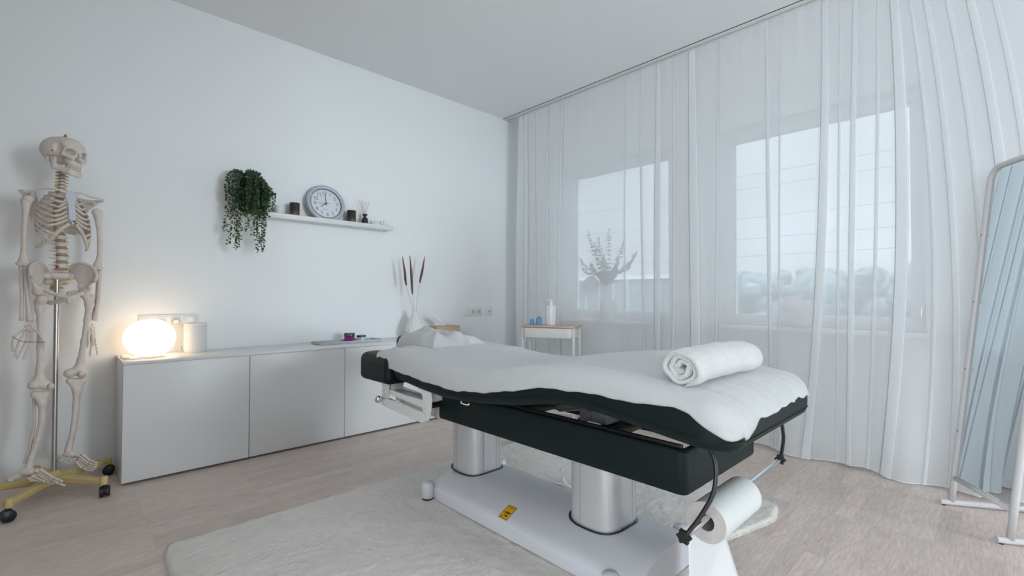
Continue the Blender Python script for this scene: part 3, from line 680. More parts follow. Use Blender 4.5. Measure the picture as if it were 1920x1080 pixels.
# ------------------------------------------------ towels on the table
def terry(name, col=(.54, .545, .55), sc=260, st=.7, ds=.004):
    m = mat(name, col, .95, spec=.05, sheen=.4, var=(5, .02)); n = m.node_tree; b = n.nodes['Principled BSDF']; N = lambda t: n.nodes.new('ShaderNode'+t); L = n.links.new
    t = N('TexCoord'); a = N('TexNoise'); a.inputs['Scale'].default_value = sc; a.inputs['Detail'].default_value = 3; L(t.outputs['Object'], a.inputs['Vector'])
    b2 = N('TexNoise'); b2.inputs['Scale'].default_value = 28; b2.inputs['Detail'].default_value = 3; L(t.outputs['Object'], b2.inputs['Vector'])
    ad = N('Math'); ad.operation = 'MULTIPLY_ADD'; ad.inputs[1].default_value = 1.5; L(b2.outputs[0], ad.inputs[0]); L(a.outputs[0], ad.inputs[2])
    p = N('Bump'); p.inputs['Strength'].default_value = st; p.inputs['Distance'].default_value = ds; L(ad.outputs[0], p.inputs['Height']); L(p.outputs[0], b.inputs['Normal']); return m
TERRY = terry('white_terry')
HY = [.46, .477, .519, .56, .604, .674, .806, .926, 1.027, 1.122, 1.231, 1.347, 1.521, 1.627, 1.821, 2.05, 2.13, 2.2]
HZ = [.640, .645, .672, .704, .711, .704, .705, .704, .699, .686, .659, .638, .617, .617, .628, .646, .640, .645]
def sheet():
    ys = list(np.linspace(.452, .60, 22))+list(np.linspace(.612, 2.205, 150)); nu = 110; rows = []
    for y in ys:
        P, D = xsec(max(y, .4535), .004, y1=9)
        nrm = np.gradient(P, axis=0); nrm = np.c_[-nrm[:, 1], nrm[:, 0]]; nrm /= np.linalg.norm(nrm, axis=1)[:, None]+1e-9
        hz = interp(y, HY, HZ)+.002*math.sin(y*31)+.001*math.sin(y*77)
        side = P[:, 0] < 0; k = int(np.argmax(P[:, 0] <= P[:, 0].min()+1e-6)); kt = int(np.argmax((P[:, 1] >= P[:, 1].max()-.012) & side)); d0 = float(np.interp(min(hz, P[kt, 1]), P[k:kt+1, 1], D[k:kt+1]))
        hz2 = hz-.0+.03; ks = [i for i in range(len(P)) if P[i, 0] > 0 and P[i, 1] >= min(hz2, P[:, 1].max()-.012)]; d1 = D[ks[-1]]
        row = []
        for j in range(nu+1):
            d = d0+(d1-d0)*j/nu; px = np.interp(d, D, P[:, 0]); pz = np.interp(d, D, P[:, 1]); nx_ = np.interp(d, D, nrm[:, 0]); nz_ = np.interp(d, D, nrm[:, 1])
            l = math.hypot(nx_, nz_)+1e-9; nx_, nz_ = nx_/l, nz_/l
            if nz_ < -.2: nx_, nz_ = -nx_, -nz_
            u = j/nu; x = MX+px
            wv = .0022*max(0, fbm(x*5, y*5, 1, 3))*2+.0012
            q = max(0, (y-1.35)/.8)             # drag folds fanning out from the head end
            ang = math.atan2(x-1.30, 2.35-y); wv += q*.0075*max(0, math.sin(ang*17+2.2*fbm(x*3, y*3, 2, 2)))**2
            q = max(0, 1-(y-.46)/.24)           # gathered ripples on the border at the foot end
            wv += q**.7*.0048*(.5+.5*math.sin(x*88+2.5*fbm(x*4, y*5, 6, 2)+y*9))*(.4+.6*max(0, min(1, .7+fbm(x*6, y*6, 9, 2))))
            wv += .0016*math.exp(-((y-.705)/.006)**2)+.0014*math.exp(-((y-.66)/.008)**2)
            if y > 2.05: wv += .008*max(0, math.sin((y-2.05)*20))*(1-u)
            hem = min(1, u*14, (1-u)*14)
            wv *= .35+.65*hem
            yy = y
            if y < .60: yy = y-.010*(1-(y-.452)/.148)*(1+.8*math.sin(x*13+1)+.3*math.sin(x*41))
            row.append((x+nx_*wv, yy, pz+nz_*wv))
        rows.append(row)
    m = MB(); V = m.grid(rows)
    # end border hanging just over the foot edge
    first = rows[0]; zt = max(p[2] for p in first); keep = [j for j, p in enumerate(first) if p[2] > zt-.014]; lip = []; n = len(keep); NF = len(first)
    for t in (0, .35, .7, 1):
        row = []
        for j, p in enumerate(first):
            u = min(1, max(0, (j-keep[0])/(n-1))); drop = .012+.004*math.sin(u*8+.6)+.002*math.sin(u*31)+.030*max(0, 1-u*6)+.004*max(0, u*6-5)
            if j < keep[0]: drop *= (j/keep[0])**.7
            if j > keep[-1]: drop *= (NF-1-j)/(NF-1-keep[-1])
            row.append((p[0]+.012*t*max(0, u*6-5)*(j <= keep[-1]), p[1]-.005*math.sin(t*1.5), max(p[2]-drop*t, min(p[2], .636))))
        lip.append(row)
    m.grid(lip)
    return m
m = sheet(); o = obj('towel_sheet', m, TERRY, None, smooth=180, weld=True, base=(1.52, 1.3, .78)); o.modifiers.new('th', 'SOLIDIFY').thickness = .0035
tag(o, 'large white terry sheet spread over the whole massage table', 'sheet')
# bundled towel over the head cushion
m = MB(); rws = []
for i in range(56):
    a = i/55; row = []
    for j in range(56):
        b = j/55; x = 1.374+.36*a; y = 2.00+.375*b
        ed = min(1, min(a*1.3, 1-a, b, 1-b)*7); ed = math.sqrt(max(0, 1-(1-ed)**2))
        z = .786+.010*math.sin(a*9+b*3)*ed+.016*abs(fbm(x*9+b*2, y*9, 3, 3))+.022*math.exp(-((a-.12-.35*b)/.07)**2)+.026*math.exp(-((a-.56+.3*b)/.07)**2)-.12*max(0, a-.65)-.04*max(0, .25-b)
        z = z-(1-ed)*(.075+(.03 if a < .3 else 0))
        row.append((x+.012*(1-ed)*(1 if a > .5 else -1)+.006*math.sin(b*14), y+.01*math.sin(a*12), z))
    rws.append(row)
m.grid(rws); o = obj('bunched_towel', m, TERRY, None, smooth=180, base=(1.56, 2.24, .78)); o.modifiers.new('th', 'SOLIDIFY').thickness = .004
tag(o, 'crumpled white towel bunched over the head cushion of the massage table', 'towel')
# rolled towel
t = thing('rolled_towel', 'thick white rolled-up towel lying across the foot half of the massage table', 'towel', (1.42, .60, .765))
m = MB(); cx0, cx1 = 1.215, 1.625; turns = 3.1; n = 300; sp = []
for i in range(n+1):
    q = i/n; a = q*turns*2*pi+3.85; r = .008+.043*q**.95; sq = 1+.05*math.cos(2*a); jit = .0022*math.sin(a*2.3+1)+.0012*math.sin(a*5.1)
    sp.append((math.cos(a)*(r*1.06*sq+jit), math.sin(a)*(r*.94/sq+jit)))
sp = np.array(sp); tn = np.gradient(sp, axis=0); tn /= np.linalg.norm(tn, axis=1)[:, None]; nr = np.c_[tn[:, 1], -tn[:, 0]]
th = np.array([.0066*min(1, (n-i)/9+.15, i/4+.3) for i in range(n+1)])
AX = lambda x: (.607-.012*(x-1.215)/.41, .812-.006*((x-1.42)/.2)**2)
def P_(side, i, x, e=0):
    p = sp[i]+side*nr[i]*th[i]; cy, cz = AX(x); k = 1+.02*math.sin(x*37+i*.02)+.018*math.sin(x*61+1)
    xx = x+e*(.004*math.sin(i*.11)+.005*math.sin(i*.037+1)+.010*(1-i/n))
    return (xx, cy+p[0]*k, cz+p[1]*k)
xs = np.linspace(cx0, cx1, 30); out = [[P_(1, i, x, 1-2*k/29) for i in range(n+1)] for k, x in enumerate(xs)]; inn = [[P_(-1, i, x, 1-2*k/29) for i in range(n+1)] for k, x in enumerate(xs)]
m.grid(out); m.grid(inn)
for rowo, rowi, x, s in ((out[0], inn[0], cx0, -1), (out[-1], inn[-1], cx1, 1)):
    mid = [((a[0]+b[0])/2+s*.004, (a[1]+b[1])/2, (a[2]+b[2])/2) for a, b in zip(rowo, rowi)]; m.grid([rowo, mid, rowi])
m.grid([[o_[-1] for o_ in out], [o_[-1] for o_ in inn]])
obj('towel_roll_body', m, terry('roll_terry', (.62, .62, .615), 220, .8, .005), t, smooth=180, weld=True)

# ------------------------------------------------ sideboard: four units and one continuous top
CABX0, CABW, CF = .245, .604, 3.205
UL = ['leftmost of the four white low cabinets, next to the skeleton', 'second white low cabinet from the skeleton', 'third white low cabinet from the skeleton, behind the head end of the massage table', 'rightmost of the four white low cabinets, mostly hidden behind the massage table']
for i in range(4):
    x0 = CABX0+i*CABW; x1 = x0+CABW
    t = thing('low_cabinet', UL[i], 'cabinet', ((x0+x1)/2, 3.4, .012), 'white low cabinets')
    m = MB(); m.box(x0+.0005, x1-.0005, CF+.021, YW-.016, .012, .632, .001); obj('cabinet_body', m, WHITE, t)
    m = MB(); m.box(x0+.0018, x1-.0018, CF, CF+.018, .014, .6335, .0008); obj('cabinet_door', m, WHITE, t)
    m = MB(); m.box(x0+.02, x1-.02, CF+.06, YW-.05, .0, .012); obj('plinth', m, BLACK, t)
m = MB(); m.box(CABX0-.001, CABX0+4*CABW+.001, CF-.002, YW-.002, .6345, .650, .0015)
tag(obj('sideboard_top', m, WHITE, None, base=(CABX0+2*CABW, 3.4, .6345)), 'long white top panel lying across the four low cabinets', 'worktop')
CT = .650

# glowing lamp
LAMP = mat('opal_glass_lit', (.95, .93, .9), .3, emit=((1.0, .74, .48), 2.7))
t = thing('table_lamp', 'glowing white egg-shaped glass lamp on the left end of the sideboard', 'lamp', (.380, 3.42, CT))
prof = []
for i in range(33):
    a = i/32; th = -1.02+(pi/2+1.02)*a; r = .124*math.cos(th)**.92 if math.cos(th) > 0 else 0; prof.append((max(r, .0005), .112+.104*math.sin(th)))
prof = [(.05, prof[0][1]-.002)]+prof
z0 = prof[0][1]; prof = [(r, CT+.012+(z-z0)*1.04) for r, z in prof]
m = MB(); m.lathe(prof, (.380, 3.42, 0), 48); obj('glass_shade', m, LAMP, t, smooth=180)
m = MB(); m.lathe([(.055, CT), (.06, CT+.003), (.06, CT+.010), (.052, CT+.012)], (.380, 3.42, 0), 32); obj('lamp_base', m, PLAST, t)
CORD = mat('clear_cord', (.72, .66, .58), .35)
m = MB(); m.tube(spl([(.43, 3.39, CT+.003), (.44, 3.33, CT+.003), (.36, 3.30, CT+.003), (.28, 3.32, CT+.003), (.255, 3.38, CT+.003), (.262, 3.46, CT+.004), (.30, 3.53, CT+.003), (.42, 3.565, CT+.003), (.50, 3.575, CT+.02), (.512, 3.582, .74), (.505, 3.588, .80), (.497, 3.575, .845)], 90), .0026, 8); obj('power_cord', m, CORD, t, smooth=180)
m = MB(); m.box(.252, .292, 3.40, 3.455, CT, CT+.016, .006, 3); obj('cord_switch', m, PLAST, t)

# wall sockets
SOCK = mat('socket_white', (.78, .78, .77), .3); SOCKD = mat('socket_shade_grey', (.55, .56, .57), .4)
def gang(nm, label, x0, n, zc, kinds, group=None):
    W_ = .0715; h = .0405
    t = thing(nm, label, 'wall socket', (x0+n*W_/2, YW, zc), group)
    m = MB(); m.box(x0, x0+n*W_+.009, YW-.009, YW, zc-h, zc+h, .002); obj('cover_frame', m, SOCK, t)
    for i, k in enumerate(kinds):
        cx = x0+.0045+W_*(i+.5)
        if k == 'sw':
            m = MB(); m.box(cx-.030, cx+.030, YW-.0135, YW-.008, zc-.030, zc+.030, .002); obj('rocker_switch', m, SOCK, t)
        elif k == 'so':
            m = MB(); m.box(cx-.029, cx+.029, YW-.0115, YW-.008, zc-.029, zc+.029, .0015); so = obj('socket_insert', m, SOCK, t)
            m = MB(); m.M = Matrix.Translation((cx, YW-.0115, zc)) @ Matrix.Rotation(pi/2, 4, 'X')
            m.lathe([(.0215, 0), (.0215, .0015), (.0195, .0015), (.0195, .0002), (0, .0002)], (0, 0, 0), 28, cap0=False); obj('socket_well', m, SOCKD, so)
            m = MB(); m.tube([(cx-.0095, YW-.0117, zc), (cx-.0095, YW-.0125, zc)], .0026, 8); m.tube([(cx+.0095, YW-.0117, zc), (cx+.0095, YW-.0125, zc)], .0026, 8); obj('socket_holes', m, BLACK, so)
        else:
            m = MB(); m.box(cx-.029, cx+.029, YW-.0115, YW-.008, zc-.029, zc+.029, .0015); so = obj('socket_insert', m, SOCK, t)
            m = MB(); m.box(cx-.013, cx-.001, YW-.0125, YW-.0112, zc-.002, zc+.009); m.box(cx+.002, cx+.014, YW-.0125, YW-.0112, zc-.002, zc+.009); obj('data_port', m, mat('port_grey', (.2, .21, .22), .4) if 'port_grey' not in MATS else MATS['port_grey'], so)
    return t
tg = gang('wall_socket', 'four-gang white wall socket strip behind the glowing lamp', .345, 4, .841, ['so', 'so', 'so', 'sw'])
m = MB(); m.M = Matrix.Translation((.5285, YW-.012, .841)) @ Matrix.Rotation(pi/2, 4, 'X'); m.lathe([(.0185, 0), (.0185, .018), (.012, .030), (.006, .032), (0, .032)], (0, 0, 0), 24)
tag(obj('power_plug', m, PLAST, None, base=(.5285, YW-.02, .841)), 'round white plug in the wall socket behind the lamp', 'plug')
gang('wall_socket', 'three-gang white switch and socket strip on the wall right of the tissue box', 2.818, 3, .850, ['sw', 'so', 'so'])
gang('data_socket', 'single white network socket nearest the window wall corner', 3.100, 1, .849, ['data'])

# speaker
SPK = mat('speaker_mesh', (.70, .71, .72), .6, bump=(500, .3)); t = thing('cylinder_speaker', 'white cylindrical speaker on the sideboard beside the glowing lamp', 'speaker', (.616, 3.50, CT))
def elp(cx, cy, rx, ry, z, k=48): return [(cx+rx*math.cos(2*pi*i/k), cy+ry*math.sin(2*pi*i/k), z) for i in range(k)]
def loft(rings, cap=True):
    m = MB(); V = m.grid(rings, cv=True, flip=True)
    if cap: m.bm.faces.new(V[0][::-1]); m.bm.faces.new(V[-1])
    return m
obj('speaker_grille', loft([elp(.616, 3.50, .0615, .058, CT+z) for z in (.012, .166)]), SPK, t)
obj('top_cap', loft([elp(.616, 3.50, .0615-d, .058-d, CT+z) for d, z in ((0, .1665), (0, .178), (.002, .181), (.006, .1825))]), PLAST, t)
obj('bottom_cap', loft([elp(.616, 3.50, .0615-d, .058-d, CT+z) for d, z in ((.008, 0), (.004, .004), (.001, .0115))]), PLAST, t)
m = MB(); m.tube(spl([(.565, 3.54, CT+.004), (.548, 3.555, CT+.006), (.545, 3.56, CT+.03), (.552, 3.565, CT+.035), (.56, 3.58, CT+.01), (.58, 3.59, CT+.004)], 24), .0022, 8); obj('speaker_cable', m, PLAST, t, smooth=180)

# tray with jars
TRAYM = mat('concrete_tray', (.50, .53, .56), .7, var=(20, .06)); t = thing('serving_tray', 'long grey low-rimmed tray on the sideboard holding two jars', 'tray', (1.575, 3.43, CT))
m = MB(); tx0, tx1, ty0, ty1 = 1.335, 1.815, 3.345, 3.515
Rg = lambda d, z: rr(tx0+d, tx1-d, ty0+d, ty1-d, .008, CT+z, 3)
V = m.grid([Rg(.004, 0), Rg(0, .003), Rg(0, .019), Rg(.006, .019), Rg(.008, .007)], cv=True); m.bm.faces.new(V[0]); m.bm.faces.new(V[-1][::-1]); obj('tray_body', m, TRAYM, t, smooth=30)
m = MB(); m.box(tx0-.004, tx0-.0005, ty0+.01, ty1-.01, CT+.003, CT+.018, .001); obj('tray_end', m, mat('light_wood_end', (.55, .42, .34), .6), t)
def jar(nm, label, cx, cy, r, hb, hl, bm_, lm_, lab):
    t = thing(nm, label, 'jar', (cx, cy, CT+.0072)); z = CT+.0072
    m = MB(); m.lathe([(r*.9, z), (r, z+.004), (r, z+hb-.003), (r*.93, z+hb)], (cx, cy, 0), 40); b = obj('jar_body', m, bm_, t, smooth=35)
    m = MB(); m.lathe([(r*.98, z+hb+.001), (r*1.02, z+hb+.002), (r*1.02, z+hb+hl-.003), (r*.97, z+hb+hl), (0, z+hb+hl)], (cx, cy, 0), 40); obj('lid', m, lm_, t, smooth=35)
    for a0, a1, za, zb, mm in lab:
        m = MB(); m.grid([[(cx+(r+.0006)*math.cos(a), cy+(r+.0006)*math.sin(a), zz) for zz in (z+za*hb, z+zb*hb)] for a in np.linspace(math.radians(a0), math.radians(a1), 14)]); obj('label', m, mm, b, smooth=180)
MAG = mat('magenta_glass', (.23, .004, .19), .18, coat=.6); DLID = mat('dark_brown_lid', (.035, .028, .034), .3, coat=.3); TEAL = mat('dark_teal_lid', (.006, .035, .045), .25, coat=.3)
LABW = mat('label_white', (.75, .76, .77), .5); LABG = mat('label_grey', (.50, .56, .58), .5); LABP = mat('label_lilac', (.50, .20, .45), .5); LABB = mat('label_brown_print', (.22, .15, .16), .5)
jar('cosmetic_jar', 'magenta glass jar with dark lid standing on the grey tray', 1.602, 3.46, .039, .036, .026, MAG, DLID, [(-72, -36, .42, .48, LABP), (-72, -42, .28, .33, LABP), (-70, -45, .16, .2, LABP), (-72, -52, .6, .64, LABP)])
jar('cosmetic_jar', 'small white jar with dark teal lid on the grey tray, right of the magenta jar', 1.695, 3.455, .035, .027, .015, PLAST, TEAL, [(-150, -108, .65, .8, LABB), (-150, -115, .35, .5, LABB), (-85, -45, .15, .8, LABG)])

# vase with three plumes
VASEM = mat('matt_ceramic', (.76, .76, .74), .6)
t = thing('ribbed_vase', 'white teardrop vase with wavy relief on the sideboard, left of the tissue box', 'vase', (2.185, 3.47, CT))
pf = [(.045, 0), (.060, .006), (.073, .03), (.078, .06), (.072, .10), (.056, .14), (.038, .172), (.026, .195), (.0235, .215), (.025, .228)]
zz = np.linspace(0, .228, 90); rad = np.interp(zz, [p[1] for p in pf], [p[0] for p in pf]); rad = np.convolve(np.pad(rad, 4, 'edge'), np.ones(9)/9, 'valid')
m = MB(); K = 140; rws = []
for z, r in zip(zz, rad):
    row = []
    for k in range(K):
        a = 2*pi*k/K; am = .0022*min(1, max(0, (.185-z)/.05))*min(1, z/.02); s = math.sin(13*(a+.17*math.sin(z*62+.8)))
        rr_ = r+am*s*abs(s)**.3; row.append((2.185+rr_*math.cos(a), 3.47+rr_*math.sin(a), CT+z))
    rws.append(row)
rws += [[(2.185+q*math.cos(2*pi*k/K), 3.47+q*math.sin(2*pi*k/K), CT+h) for k in range(K)] for q, h in ((.023, .229), (.021, .22), (.019, .15))]
V = m.grid(rws, cv=True, flip=True); m.bm.faces.new(V[0][::-1]); m.bm.faces.new(V[-1]); obj('vase_body', m, VASEM, t, smooth=180)
PLM = mat('plume_brown', (.17, .085, .065), .9, var=(60, .35)); STM = mat('dry_stem', (.42, .44, .38), .7)
for (tx, tz, bx, bz_, dy, lb) in ((2.062, 1.333, 2.103, 1.085, .0, 'leftmost'), (2.124, 1.345, 2.155, 1.025, -.015, 'middle'), (2.288, 1.347, 2.236, 1.11, .01, 'rightmost')):
    base = Vector((2.185+(bx-2.185)*.10, 3.47, CT+.10)); b = Vector((bx, 3.47+dy*.6, bz_)); tp = Vector((tx, 3.47+dy, tz))
    t = thing('dried_plume', lb+' of the three dried brown grass plumes in the white vase', 'dried grass', base, 'dried plumes in the vase')
    path = spl([base, Vector((2.185+(bx-2.185)*.22, 3.47, CT+.226)), b, (b+tp)/2+Vector((.002, 0, 0)), tp], 60)
    m = MB(); m.tube(path, [.0016]*30+[.0013]*30, 6); obj('stem', m, STM, t, smooth=180)
    m = MB(); i0 = min(range(60), key=lambda i: abs(path[i].z-bz_)); m.tube(path[i0:], [.0016+.0098*math.sin(pi*min(1, ((j+1)/(60-i0))**.75))**.7*(1-.3*j/(60-i0)) for j in range(60-i0)], 8)
    for q in range(700):
        s = rng.uniform(0, 1)**.85; p = path[min(59, i0+int(s*(59-i0)))]; d = (path[min(59, i0+int(s*(59-i0))+1)]-path[i0]).normalized()
        a = rng.uniform(0, 2*pi); o = Vector((math.cos(a), math.sin(a), 0)); L_ = rng.uniform(.008, .017)*(1-.45*s); e = p+o*(.006+.0085*math.sin(pi*min(1, s+.15)))+d*L_
        w_ = d.cross(o)*.0009; m.bm.faces.new((m.v(p-w_), m.v(p+w_), m.v(e)))
    obj('plume_head', m, PLM, t, smooth=0)

# tissue box
BAM = mat('bamboo_wood', (.52, .36, .24), .55); n = BAM.node_tree; b = n.nodes['Principled BSDF']; N = lambda t_: n.nodes.new('ShaderNode'+t_)
tc_ = N('TexCoord'); mp_ = N('Mapping'); mp_.inputs['Scale'].default_value = (6, 6, 60); ns_ = N('TexNoise'); ns_.inputs['Scale'].default_value = 2; cr_ = N('ValToRGB')
cr_.color_ramp.elements[0].position = .3; cr_.color_ramp.elements[0].color = (.42, .27, .17, 1); cr_.color_ramp.elements[1].position = .7; cr_.color_ramp.elements[1].color = (.60, .44, .31, 1)
n.links.new(tc_.outputs['Object'], mp_.inputs[0]); n.links.new(mp_.outputs[0], ns_.inputs['Vector']); n.links.new(ns_.outputs[0], cr_.inputs[0]); n.links.new(cr_.outputs[0], b.inputs['Base Color'])
t = thing('tissue_box', 'light bamboo tissue box with a white tissue sticking out on the sideboard', 'tissue box', (2.485, 3.45, CT))
m = MB(); m.M = Matrix.Translation((2.485, 3.455, CT)); m.box(-.122, .122, -.062, .062, 0, .088, .002); bo = obj('box_body', m, BAM, t)
LOGO = mat('burnt_mark', (.30, .13, .05), .7)
m = MB(); m.M = Matrix.Translation((2.577, 3.455-.0625, CT+.030)); m.tube([(.016*math.cos(a), 0, .0085*math.sin(a)*(1-.0*abs(math.cos(a)))) for a in np.linspace(0, 2*pi, 24, endpoint=False)], .0012, 4, closed=True)
m.tube([(-.012, 0, 0), (0, 0, .0045), (.012, 0, 0), (0, 0, -.0045), (-.011, 0, -.0005)], .0013, 4); m.tube([(0, 0, .013), (-.004, 0, .009)], .001, 4); obj('oval_mark', m, LOGO, bo)
m = MB(); m.M = Matrix.Translation((2.485, 3.455, CT+.0882)); m.grid([elp(0, 0, .055, .02, 0, 24), elp(0, 0, .05, .016, .0006, 24)], cv=True); m.bm.faces.new([m.v(p) for p in elp(0, 0, .05, .016, .0004, 24)]); obj('slot', m, BLACK, bo)
TIS = mat('tissue_paper', (.82, .83, .84), .9, trans=0); rws = []
for i in range(22):
    a = i/21; row = []
    for j in range(26):
        b_ = j/25; wd = .020+.045*a*(1-.15*a); x = -.018+(b_-.5)*2*wd-.045*a**1.3; zt = .085+.082*a*(1-.35*max(0, b_-.35)/.65)-.03*max(0, b_-.7)*a
        row.append((2.485+x+.006*math.sin(a*7), 3.455+.010*math.sin(b_*11+a*2)*(.4+a)+.012*a, CT+zt))
    rws.append(row)
m = MB(); m.grid(rws); o = obj('tissue', m, TIS, t, smooth=180); o.modifiers.new('th', 'SOLIDIFY').thickness = .0006

# ------------------------------------------------ picture ledge and the things on it
SX0, SX1, SZ, SD = .832, 1.990, 1.547, .120
t = thing('wall_shelf', 'narrow white picture ledge on the wall above the sideboard', 'shelf', ((SX0+SX1)/2, YW, SZ))
m = MB(); m.box(SX0, SX1, YW-SD, YW, SZ, SZ+.014, .001); obj('shelf_board', m, WHITE, t)
m = MB(); m.box(SX0, SX1, YW-SD, YW-SD+.010, SZ+.014, SZ+.033, .001); obj('front_lip', m, WHITE, t)
m = MB(); m.box(SX0, SX1, YW-.012, YW, SZ+.014, SZ+.045, .001); obj('back_rail', m, WHITE, t)
SB = SZ+.0145
def candle_mat():
    m = bpy.data.materials.new('ombre_glass'); m.use_nodes = True; n = m.node_tree; b = n.nodes['Principled BSDF']
    tcx = n.nodes.new('ShaderNodeTexCoord'); s = n.nodes.new('ShaderNodeSeparateXYZ'); r = n.nodes.new('ShaderNodeValToRGB'); mr_ = n.nodes.new('ShaderNodeMapRange')
    nz = n.nodes.new('ShaderNodeTexNoise'); nz.inputs['Scale'].default_value = 70; mm = n.nodes.new('ShaderNodeMath'); mm.operation = 'MULTIPLY_ADD'; mm.inputs[1].default_value = .035
    n.links.new(tcx.outputs['Object'], s.inputs[0]); n.links.new(tcx.outputs['Object'], nz.inputs['Vector']); n.links.new(nz.outputs[0], mm.inputs[0]); n.links.new(s.outputs[2], mm.inputs[2])
    mr_.inputs[1].default_value = .02; mr_.inputs[2].default_value = .125; n.links.new(mm.outputs[0], mr_.inputs[0]); n.links.new(mr_.outputs[0], r.inputs[0]); e = r.color_ramp.elements
    e[0].position = 0; e[0].color = (.30, .20, .12, 1); e[1].position = .55; e[1].color = (.035, .022, .020, 1); k = e.new(.3); k.color = (.13, .075, .05, 1)
    n.links.new(r.outputs[0], b.inputs['Base Color']); b.inputs['Roughness'].default_value = .3; return m
CNM = candle_mat()
for cx, lb in ((1.220, 'brown smoked glass candle holder between the ivy and the clock'), (1.652, 'brown smoked glass candle holder between the clock and the scent bottle')):
    t = thing('candle_holder', lb, 'candle', (cx, 3.55, SB), 'brown candle holders on the ledge')
    m = MB(); pts = [(.030, 0), (.034, .003), (.0345, .112), (.0335, .1135), (.031, .1135), (.031, .09), (0, .09)]; m.lathe(pts, (0, 0, 0), 40); o = obj('candle_glass', m, CNM, None, smooth=35); o.parent = t; o['_w'] = [cx, 3.55, SB]
    m = MB(); m.lathe([(.0305, .0905), (.0305, .1)], (cx, 3.55, SB), 30); obj('candle_wax', m, mat('brown_wax', (.10, .07, .06), .6) if 'brown_wax' not in MATS else MATS['brown_wax'], t)
# white egg-shaped pot beside the ivy
t = thing('white_tealight_pot', 'small round white pot on the ledge right beside the ivy', 'pot', (1.112, 3.55, SB))
m = MB(); m.lathe([(.018, 0), (.026, .008), (.031, .03), (.030, .05), (.024, .072), (.018, .078), (.014, .077), (.016, .07), (.02, .05), (0, .04)], (1.112, 3.55, SB), 32); obj('pot_body', m, VASEM, t, smooth=180)
# scent bottle with sticks
NAVY = mat('navy_glass', (.010, .014, .035), .2, coat=.5)
t = thing('reed_diffuser', 'small navy scent bottle with thin reeds on the ledge, left of the white figurines', 'reed diffuser', (1.765, 3.55, SB))
m = MB(); m.lathe([(.022, 0), (.0255, .004), (.0255, .055), (.020, .068), (.0125, .074), (.0115, .082), (.014, .086)], (1.765, 3.55, SB), 32); bo = obj('bottle', m, NAVY, t, smooth=40)
m = MB(); m.lathe([(.014, .086), (.0205, .094), (.0205, .099), (.015, .1), (.006, .0985), (0, .09)], (1.765, 3.55, SB), 28); obj('bottle_collar', m, BLACK, t, smooth=40)
m = MB(); m.grid([[(1.765+.0260*math.cos(a), 3.55+.0260*math.sin(a), SB+z) for z in (.006, .024)] for a in np.linspace(math.radians(-80), math.radians(-30), 10)]); obj('label', m, mat('violet_label', (.12, .03, .16), .4), bo, smooth=180)
REED = mat('pale_reed', (.50, .38, .30), .7)
for dx, dy, h in ((-.048, .006, .208), (-.022, .022, .214), (.004, .028, .205), (.022, .018, .207), (.036, .0, .206)):
    m = MB(); m.tube([(1.765-dx*.12, 3.55-dy*.1, SB+.06), (1.765+dx, 3.55+dy, SB+h)], .0014, 6); obj('reed', m, REED, t)
# two white figurines
FIG = mat('white_porcelain', (.74, .75, .76), .35)
def fig_a(X, Y, Z):
    d = sE(X, Y, Z, (-.012, 0, .026), (.016, .016, .026)); d = sU(d, sE(X, Y, Z, (.016, 0, .026), (.016, .015, .026)), .008); d = sU(d, sE(X, Y, Z, (-.008, -.002, .050), (.0105, .0105, .0115)), .004)
    d = sU(d, sE(X, Y, Z, (.018, .0, .046), (.009, .0095, .011)), .004); d = sU(d, sE(X, Y, Z, (-.033, .002, .024), (.009, .010, .024)), .004); d = sU(d, sC(X, Y, Z, (-.02, -.012, .03), (.0, -.016, .018), .005), .004)
    return np.maximum(sU(d, sC(X, Y, Z, (.025, -.010, .03), (.006, -.017, .02), .005), .004), -Z)
t = thing('porcelain_figurine', 'left white porcelain figurine on the ledge, a huddled pair', 'figurine', (1.866, 3.55, SB)); o = sdf_obj('figurine_body', fig_a, (-.046, -.03, -.003), (.04, .03, .066), .0022, FIG, None); o.parent = t; o['_w'] = list(t['_w'])
def fig_b(X, Y, Z):
    d = sE(X, Y, Z, (-.006, 0, .058), (.0115, .011, .0125)); d = sU(d, sC(X, Y, Z, (-.003, 0, .046), (.002, 0, .026), .010, .012), .006)
    for a, b_, r in (((-.010, -.002, .040), (-.024, -.008, .026), .0045), ((-.024, -.008, .026), (-.020, -.012, .004), .004), ((.008, -.002, .040), (.028, -.006, .034), .005), ((.028, -.006, .034), (.034, -.008, .018), .0045), ((.034, -.008, .018), (.026, -.010, .004), .004), ((-.002, -.004, .024), (-.008, -.012, .004), .006), ((.004, -.004, .024), (.016, -.012, .004), .006), ((-.02, 0, .004), (.024, 0, .004), .005)):
        d = sU(d, sC(X, Y, Z, a, b_, r), .004)
    return np.maximum(d, -Z)
t = thing('porcelain_figurine', 'right white porcelain figurine on the ledge, seated with open arms', 'figurine', (1.945, 3.55, SB)); o = sdf_obj('figurine_body', fig_b, (-.036, -.025, -.003), (.045, .015, .075), .002, FIG, None); o.parent = t; o['_w'] = list(t['_w'])

# clock leaning on the wall
CKF = mat('clock_case_silver', (.46, .49, .55), .38, metal=.15); CKD = mat('clock_dial', (.70, .73, .77), .5); CKI = mat('clock_ink', (.22, .225, .24), .5); CKH = mat('clock_hand_dark', (.03, .032, .036), .4); CKS = mat('clock_inner_rim', (.05, .055, .06), .4)
t = thing('wall_clock', 'round silver-framed clock with numerals leaning on the wall on the ledge', 'clock', (1.455, 3.53, SB))
CR = .147; TILT = math.radians(13)
